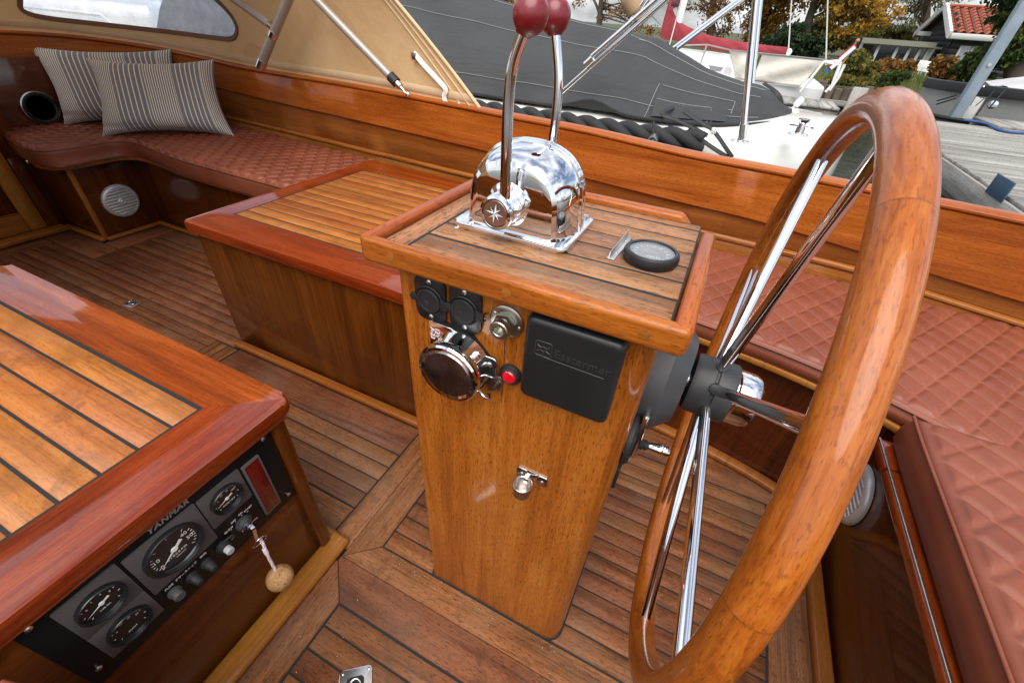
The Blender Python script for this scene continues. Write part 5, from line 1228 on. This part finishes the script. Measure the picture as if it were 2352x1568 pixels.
# ------------------------------------------------------------------ timber bank wall
YB = 12.95
pz = thing('timber_bank', 'weathered upright log wall holding the bank at the water', 'retaining wall', (3, YB, 0))
PM = plain('log_brown', (.115, .092, .068), .9, bump=.6, bscale=20, var=.45, vscale=3)
me_list = []
for k in range(3):
    o = tube('log', [(0, 0, -.9), (0, 0, .0), (0, 0, .36)], [.085, .085, .078], PM, None, 9); me_list.append(o.data); bpy.data.objects.remove(o)
x = -4.0
while x < 9.0:
    o = bpy.data.objects.new('log', random.choice(me_list)); COL.objects.link(o); o.location = (x, YB + random.uniform(-.03, .03), random.uniform(-.03, .09) + (.10 if 3.9 < x < 6.5 else 0)); o.rotation_euler = (random.uniform(-.04, .04), random.uniform(-.06, .06), random.uniform(0, 3))
    adopt(o, pz); x += random.uniform(.13, .19)
box('waling_beam', -4, 9, YB - .16, YB - .07, .02, .13, wood('greywood', 'x'), pz, .01, 1)
# ------------------------------------------------------------------ foliage
def leafmat(name, cols):
    b = NB(name); r_ = b.n('ShaderNodeNewGeometry').outputs['Random Per Island']
    f = b.noise(b.obj(), .9, 3, .6); fac = b.math('ADD', b.math('MULTIPLY', r_, .65), b.math('MULTIPLY', f, .35))
    n = len(cols); c = b.ramp(fac, [(.15 + .7 * i / (n - 1), col_) for i, col_ in enumerate(cols)]); b.set(Base_Color=c, Roughness=.7, Specular_IOR_Level=.25)
    tr = b.n('ShaderNodeBsdfTranslucent'); b.l(c, tr.inputs['Color']); ms = b.n('ShaderNodeMixShader'); ms.inputs[0].default_value = .3
    b.l(b.b.outputs[0], ms.inputs[1]); b.l(tr.outputs[0], ms.inputs[2]); b.l(ms.outputs[0], b.o.inputs['Surface']); return b.m
GOLD = leafmat('leaf_gold', [(.16, .12, .022), (.32, .19, .028), (.48, .28, .040), (.38, .16, .028)])
RUST = leafmat('leaf_rust', [(.11, .055, .02), (.24, .10, .026), (.30, .15, .035), (.17, .13, .035)])
OLIVE = leafmat('leaf_olive', [(.045, .055, .012), (.09, .10, .022), (.17, .15, .03), (.20, .13, .03)])
DARK = leafmat('leaf_dark', [(.010, .022, .008), (.022, .042, .014), (.042, .065, .022)])
PALE = leafmat('leaf_pale', [(.13, .14, .075), (.22, .21, .11), (.32, .28, .15)])
GREEN = leafmat('leaf_green', [(.022, .042, .010), (.05, .085, .02), (.10, .13, .032)])
GRASS = leafmat('leaf_grass', [(.06, .085, .016), (.12, .15, .032), (.20, .20, .06)])
BARK = plain('bark', (.075, .058, .042), .9, bump=.8, bscale=14, var=.35, vscale=5)
def leaves(name, blobs, n, size, mat, parent, seed, hang=0.0):
    """leaf-sized faces spread through clumps; blobs: (centre, radii)"""
    rs = np.random.default_rng(seed); tot = sum(b_[1][0] * b_[1][1] * b_[1][2] for b_ in blobs); Vs = []; 
    for c, rr in blobs:
        m_ = max(20, int(n * (rr[0] * rr[1] * rr[2]) / tot)); sub = max(4, m_ // 60)
        d = rs.normal(size=(sub, 3)); d /= np.linalg.norm(d, axis=1)[:, None]; cc = d * (rs.random((sub, 1)) ** .45)
        pick = rs.integers(0, sub, m_); p = cc[pick] + rs.normal(size=(m_, 3)) * .16
        Vs.append(np.array(c) + p * np.array(rr))
    P = np.concatenate(Vs); m_ = len(P); a = rs.normal(size=(m_, 3)); a /= np.linalg.norm(a, axis=1)[:, None]; b_ = np.cross(a, rs.normal(size=(m_, 3))); b_ /= np.linalg.norm(b_, axis=1)[:, None]
    s = size * (.6 + .8 * rs.random((m_, 1))); a = a * s; b_ = b_ * s * .62
    if hang: a[:, 2] -= hang * s[:, 0]
    Q = np.stack([P - a, P + b_, P + a, P - b_], 1).reshape(-1, 3)
    me = bpy.data.meshes.new(name); me.vertices.add(4 * m_); me.vertices.foreach_set('co', Q.ravel().astype(np.float32)); me.loops.add(4 * m_); me.loops.foreach_set('vertex_index', np.arange(4 * m_, dtype=np.int32))
    me.polygons.add(m_); me.polygons.foreach_set('loop_start', np.arange(0, 4 * m_, 4, dtype=np.int32)); me.update(); me.validate(); me.materials.append(mat)
    o = bpy.data.objects.new(name, me); COL.objects.link(o); adopt(o, parent); return o
def limb(P, r0, r1, parent, name='branch'):
    Q = spline(P, 5); n = len(Q); return tube(name, Q, [r0 + (r1 - r0) * i / (n - 1) for i in range(n)], BARK, parent, 8)
def tree(label, base, top, tr_r, blobs, n, size, mat, seed, nb_=7, hang=0.0, extra=None):
    base = Vector(base); top = Vector(top); t = thing('tree', label, 'tree', base, 'autumn trees behind the harbour'); rs = random.Random(seed)
    mid = base.lerp(top, .5) + Vector((rs.uniform(-.2, .2), 0, 0)); limb([base, mid, top], tr_r, tr_r * .35, t, 'trunk')
    for k in range(nb_):
        c, rr = blobs[k % len(blobs)]; st_ = base.lerp(top, rs.uniform(.35, .95)); e = Vector(c) + Vector([rs.uniform(-.7, .7) * rr[i] for i in range(3)])
        limb([st_, st_.lerp(e, .5) + Vector((0, 0, rs.uniform(-.1, .5))), e], tr_r * .20, tr_r * .04, t)
    leaves('crown', blobs, n, size, mat, t, seed, hang); return t
def W(x, y_, Y): return ony(x, y_, Y)
def blob(x, y_, Y, rx, rzz, ry=None): c = W(x, y_, Y); k = depth(c) / FPX; return ((c.x, c.y, c.z), (rx * k, (ry or rx) * k, rzz * k))
Y1 = 34
tree('thin bare-twigged tree with brown leaves left of the red sail cover', W(1372, 110, 30), W(1390, -90, 30), .22, [blob(1345, 0, 30, 40, 25), blob(1400, 30, 30, 40, 25), blob(1460, 20, 30, 45, 40), blob(1500, 70, 30, 35, 25), blob(1420, -80, 30, 80, 45)], 2600, .065, RUST, 11, 30)
tree('rusty half-bare tree above the red sail cover', W(1625, 120, Y1), W(1652, -90, Y1), .26, [blob(1600, 0, Y1, 55, 30), blob(1655, 30, Y1, 45, 35), blob(1690, 70, Y1, 35, 30), blob(1640, 80, Y1, 28, 22), blob(1620, -100, Y1, 90, 60)], 6000, .075, RUST, 12, 26)
tree('full golden tree behind the chrome pole', W(1760, 140, 36), W(1775, -130, 36), .3, [blob(1728, 30, 36, 42, 36), blob(1790, 30, 36, 50, 40), blob(1745, 85, 36, 40, 28), blob(1800, -50, 36, 85, 45), blob(1780, -150, 36, 110, 70)], 22000, .095, GOLD, 13, 14)
tree('leaning thick-trunked golden tree above the white flag staff', W(1838, 135, 32), W(1905, -80, 32), .27, [blob(1925, 5, 32, 60, 36), blob(2000, 22, 32, 60, 36), blob(1960, 55, 32, 55, 24), blob(1880, -60, 32, 90, 45), blob(2030, -50, 32, 60, 40), blob(1930, -160, 32, 130, 70)], 26000, .09, GOLD, 14, 18)
tree('pale sparse willow between the golden tree and the house roof', W(2110, 140, 38), W(2130, -90, 38), .25, [blob(2085, 60, 38, 32, 22), blob(2130, 45, 38, 40, 30), blob(2170, -30, 38, 70, 40), blob(2095, 5, 38, 35, 35), blob(2140, -130, 38, 100, 60)], 8000, .07, PALE, 15, 26, .6)
tree('dark green tree in front of the house at the right edge', W(2330, 200, 15.5), W(2352, -90, 15.5), .2, [blob(2318, 115, 15.5, 48, 34), blob(2352, 75, 15.5, 50, 42), blob(2330, 30, 15.5, 42, 30), blob(2290, 150, 15.5, 35, 22), blob(2360, -60, 15.5, 70, 60)], 13000, .05, GREEN, 16, 8)
tree('dark evergreen behind the end of the boom', W(1815, 140, 28), W(1830, 50, 28), .2, [blob(1800, 100, 28, 42, 28), blob(1850, 108, 28, 38, 25), blob(1822, 78, 28, 30, 20)], 7500, .085, DARK, 17, 3)
tree('olive green tree mass left of the house', W(1960, 130, 40), W(1965, 20, 40), .25, [blob(1930, 92, 40, 50, 24), blob(2010, 82, 40, 60, 22), blob(2075, 86, 40, 40, 16), blob(1880, 70, 40, 32, 28)], 9000, .11, OLIVE, 18, 6)
# far treeline closing the horizon
for i, (xx, ww, hh, mat, lab) in enumerate(((-70, 16, 9, OLIVE, 'distant olive wood far to the left'), (-40, 15, 10, GOLD, 'distant golden wood behind the spray hood'), (36, 14, 13, OLIVE, 'distant olive wood right of the house'), (60, 16, 13, GOLD, 'distant golden wood far to the right'))):
    t = leaves('distant_wood', [((xx + random.uniform(-ww, ww) * .7, 62 + random.uniform(0, 6), random.uniform(1, hh * .55)), (ww * .4, 4, hh * .45)) for k in range(7)], 6500, .32, mat, None, 40 + i); tag(t, lab, None, None, 'stuff')
def shrub(label, blobs, n, size, mat, seed):
    c = blobs[0][0]; t = thing('shrub', label, 'shrub', (c[0], c[1], .3), 'garden shrubs along the bank'); 
    for k in range(3): limb([(c[0] + .1 * k, c[1], .25), (c[0] + .15 * k - .1, c[1], c[2])], .03, .012, t, 'stem')
    leaves('foliage', blobs, n, size, mat, t, seed)
shrub('round yellow-green shrub behind the flag', [blob(1965, 150, 15.5, 33, 30), blob(1985, 170, 15.5, 30, 20)], 4200, .055, OLIVE, 21)
shrub('reddish shrub in front of the house windows', [blob(2035, 160, 16.5, 28, 22), blob(2062, 165, 16.5, 28, 22)], 3800, .055, RUST, 22)
shrub('green creeper spilling over the log wall', [blob(2040, 185, 13.6, 22, 16), blob(2060, 178, 13.6, 20, 12)], 2200, .05, GREEN, 23)
shrub('brown shrub beside the white garden chair', [blob(2165, 155, 18, 22, 22), blob(2190, 165, 18, 22, 18)], 2800, .06, RUST, 24)
shrub('green shrub below the house corner', [blob(2215, 160, 17, 22, 22), blob(2240, 145, 17, 20, 30)], 2600, .06, GREEN, 25)
shrub('low green plants along the log wall top', [blob(1930, 185, 13.7, 28, 10), blob(1990, 192, 13.7, 30, 8)], 1800, .05, OLIVE, 26)
# grass strip
rs = np.random.default_rng(5); n = 9000
P = np.stack([rs.uniform(-3, 9, n), rs.uniform(13.3, 25, n), np.full(n, .31)], 1); hh = .10 + .14 * rs.random(n); dx = rs.normal(size=(n, 2)) * .05
Q = np.stack([P + np.array([-.012, 0, 0]), P + np.array([.012, 0, 0]), P + np.stack([dx[:, 0], dx[:, 1], hh], 1)], 1).reshape(-1, 3)
o = from_py('grass', [tuple(v) for v in Q], [(3 * i, 3 * i + 1, 3 * i + 2) for i in range(n)], GRASS, None, 0); tag(o, 'rough lawn grass between the log wall and the house', 'grass', None, 'stuff')
# ------------------------------------------------------------------ house
hs = thing('black_house', 'black boarded house with orange tiled roof and pale trim', 'house', (8, 24, .3))
yn, yf = 24.0, 28.0; ne_ = W(2198, 72, yn); ap = W(2214, 22, 26)
xg = ne_.x; ze = ne_.z; zr_ = ap.z; xe = xg + 7.5
BW = plain('black_boards', (.014, .014, .015), .6, var=.3, vscale=4); TRIM = plain('house_trim', (.50, .50, .46), .6)
from_py('wall_core', [(xg + .05, yn, .25), (xe, yn, .25), (xe, yf, .25), (xg + .05, yf, .25), (xg + .05, yn, ze), (xe, yn, ze), (xe, yf, ze), (xg + .05, yf, ze), (xg + .05, 26, zr_ - .1), (xe, 26, zr_ - .1)], [(0, 1, 5, 4), (1, 2, 6, 9, 5), (2, 3, 7, 6), (3, 0, 4, 8, 7)], BW, hs, 0)
z = .3
while z < zr_ - .25:      # weatherboards of the gable
    k = 0 if z < ze else (z - ze) / (zr_ - ze); a, b_ = yn + 2 * k, yf - 2 * k
    if b_ - a > .3: box('weatherboard', xg, xg + .045, a, b_, z, z + .17, BW, hs, .006, 1)
    z += .18
z = .3
while z < ze - .1: box('weatherboard', xg + .05, xe, yn - .05, yn - .002, z, z + .17, BW, hs, .006, 1); z += .18
def slope(y0, z0, y1, z1, x0, x1, th_, mat, parent, name): return from_py(name, [(x0, y0, z0), (x1, y0, z0), (x1, y1, z1), (x0, y1, z1), (x0, y0, z0 + th_), (x1, y0, z0 + th_), (x1, y1, z1 + th_), (x0, y1, z1 + th_)], [(0, 1, 2, 3), (7, 6, 5, 4), (0, 4, 5, 1), (1, 5, 6, 2), (2, 6, 7, 3), (3, 7, 4, 0)], mat, parent, 0)
roof = slope(yn - .3, ze - .1, 26, zr_, xg - .2, xe, .06, plain('roof_felt', (.10, .03, .015), .9), hs, 'roof'); slope(yf + .3, ze - .1, 26.01, zr_, xg - .2, xe, .06, plain('roof_felt', (.10, .03, .015), .9), hs, 'rear_roof')
TILE = plain('orange_tile', (.30, .068, .030), .7, var=.4, vscale=6)
L = Vector((0, 26 - yn + .3, zr_ - ze + .1)); nl = Vector((0, -L.z, L.y)).normalized(); rows, cols = 9, 30; tw = (xe - xg + .2) / cols
V = []; 
for k in range(7):
    a = k / 6; V += [(a * tw, 0, .035 * math.sin(a * 2 * math.pi) + .03), (a * tw, 1, .035 * math.sin(a * 2 * math.pi))]
tme = bpy.data.meshes.new('tile'); tme.from_pydata([Vector((v[0], 0, 0)) + L * (v[1] * 1.06 / rows) + nl * (v[2] + .06) for v in V], [], [(2 * k, 2 * k + 2, 2 * k + 3, 2 * k + 1) for k in range(6)]); tme.materials.append(TILE); tme.shade_smooth()
for r in range(rows):
    for c in range(cols):
        o = bpy.data.objects.new('tile', tme); COL.objects.link(o); o.location = Vector((xg - .2 + c * tw, yn - .3, ze - .1)) + L * (r / rows); adopt(o, roof)
def beam(name, a, b_, w_, h, mat, parent): return tube(name, [a, b_], 0, mat, parent, 8, flat=(h, w_), up=(0, -.4, 1))
beam('verge_board', (xg - .24, yn - .34, ze - .12), (xg - .24, 26, zr_ + .06), .05, .12, plain('verge_white', (.72, .72, .68), .6), hs); beam('verge_board', (xg - .24, yf + .4, ze - .12), (xg - .24, 26, zr_ + .06), .05, .13, TRIM, hs)
box('gutter', xg - .2, xe, yn - .42, yn - .30, ze - .24, ze - .06, TRIM, hs, .02, 1); box('ridge_cap', xg - .2, xe, 25.9, 26.1, zr_ + .04, zr_ + .14, TILE, hs, .03, 1)
# glazed extension
yx = 24.6; xl = W(1972, 120, yx).x; zx = W(2060, 97, yx).z; xr_ = xg + .02
ex = thing('garden_room', 'low glazed extension with pale window frames beside the black house', 'garden room', (xl, yx, .3))
GLS = plain('dark_glass', (.018, .022, .022), .06, spec=.8, var=.5, vscale=2)
box('core', xl, xr_, yx + .1, 27.5, .25, zx, BW, ex, 0); box('roof', xl - .1, xr_ - .3, yx - .25, 27.6, zx, zx + .07, plain('flat_roof', (.05, .055, .045), .8), ex, .01, 1); box('fascia', xl - .1, xr_ - .3, yx - .28, yx - .252, zx - .10, zx + .06, plain('fascia_olive', (.20, .20, .15), .7), ex, 0)
slope(27, W(2146, 84, 27).z, 27.2, W(2146, 84, 27).z, W(2104, 88, 27).x, xg, .14, TRIM, ex, 'eave_board')
posts = [2014, 2058, 2087, 2112, 2132, 2140, 2172, 2186]
px_ = [W(p, 118, yx).x for p in posts]
for a, b_ in zip([xl] + px_[:-1], px_):
    f_ = box('window', a + .02, b_ - .02, yx + .05, yx + .09, .42, zx - .14, GLS, ex, 0)
    box('frame', a - .05, a + .05, yx - .03, yx + .049, .36, zx - .12, TRIM, f_, .006, 1)
box('head_rail', xl, xr_, yx - .025, yx + .05, zx - .135, zx - .06, TRIM, ex, .006, 1); box('sill_rail', xl, xr_, yx - .03, yx + .05, .34, .415, TRIM, ex, .006, 1)
wx = [W(2200, 120, yn - .06).x, W(2225, 120, yn - .06).x, W(2250, 120, yn - .06).x]
for a, b_ in zip(wx[:-1], wx[1:]):
    f_ = box('window', a + .04, b_ - .04, yn - .075, yn - .052, .75, ze - .45, plain('sky_glass', (.25, .28, .30), .05, spec=.9), hs, 0)
    for (p, q_, r, s) in ((a - .02, a + .05, .70, ze - .40), (b_ - .05, b_ + .02, .70, ze - .40)): box('frame', p, q_, yn - .10, yn - .051, r, s, TRIM, f_, .006, 1)
    box('frame', a + .052, b_ - .052, yn - .098, yn - .0505, ze - .46, ze - .40, TRIM, f_, .004, 1); box('frame', a + .052, b_ - .052, yn - .098, yn - .0505, .70, .76, TRIM, f_, .004, 1)
# garden chairs
def chair(label, p, rz_):
    t = thing('garden_chair', label, 'chair', p, 'white garden chairs by the house'); WP = plain('white_plastic', (.72, .72, .70), .5)
    XF.append(Matrix.Translation(Vector(p)) @ Matrix.Rotation(rz_, 4, 'Z') @ Matrix.Scale(.5, 4))
    box('seat', -.26, .26, -.26, .26, .38, .42, WP, t, .01, 1); 
    for sx in (-1, 1):
        for sy in (-1, 1): tube('leg', [(sx * .23, sy * .23, .0), (sx * .23, sy * .23, .38)], .022, WP, t, 6)
        box('armrest', sx * .26 - .03, sx * .26 + .03, -.26, .24, .60, .63, WP, t, .006, 1)
    for k in range(5): o = box('slat', -.24 + k * .098, -.16 + k * .098, .25, .28, .42, .98, WP, t, .005, 1)
    XF.pop()
p = W(2128, 168, 21.5); chair('white garden chair on the terrace, the one nearer the brown shrub', (p.x, 21.5, .31), .5)
p = W(2105, 165, 22.2); chair('white garden chair on the terrace, the one nearer the windows', (p.x, 22.2, .31), -.6)
gt_ = thing('garden_table', 'low pale garden table on the terrace left of the chairs', 'table', (W(2020, 150, 22).x, 22, .31)); tp = W(2015, 142, 22)
box('top', tp.x - .35, tp.x + .35, 21.8, 22.2, .60, .63, TRIM, gt_, .008, 1)
for sx in (-.30, .30):
    for sy in (21.84, 22.16): box('leg', tp.x + sx - .02, tp.x + sx + .02, sy - .02, sy + .02, .31, .60, TRIM, gt_, 0)

# crumbs swept against the console foot
rs = random.Random(9); V = []; F = []
for k in range(90):
    x = rs.uniform(-.58, .42); y_ = rs.choice([.398 - abs(rs.gauss(0, .012)), rs.uniform(.06, .40), rs.uniform(.40, .9)]); s_ = rs.uniform(.0008, .0020)
    if -.36 < x < .01 and .398 < y_ < .68: continue
    b0 = len(V); V += [(x - s_, y_, .0012), (x + s_, y_ - s_ * .6, .0012), (x + s_ * .3, y_ + s_, .0012), (x, y_, .0012 + s_)]; F += [(b0, b0 + 1, b0 + 3), (b0 + 1, b0 + 2, b0 + 3), (b0 + 2, b0, b0 + 3)]
o = from_py('crumbs', V, F, plain('crumb', (.62, .55, .44), .9), None, 0); tag(o, 'pale crumbs scattered on the floor round the console', 'crumbs', None, 'stuff')
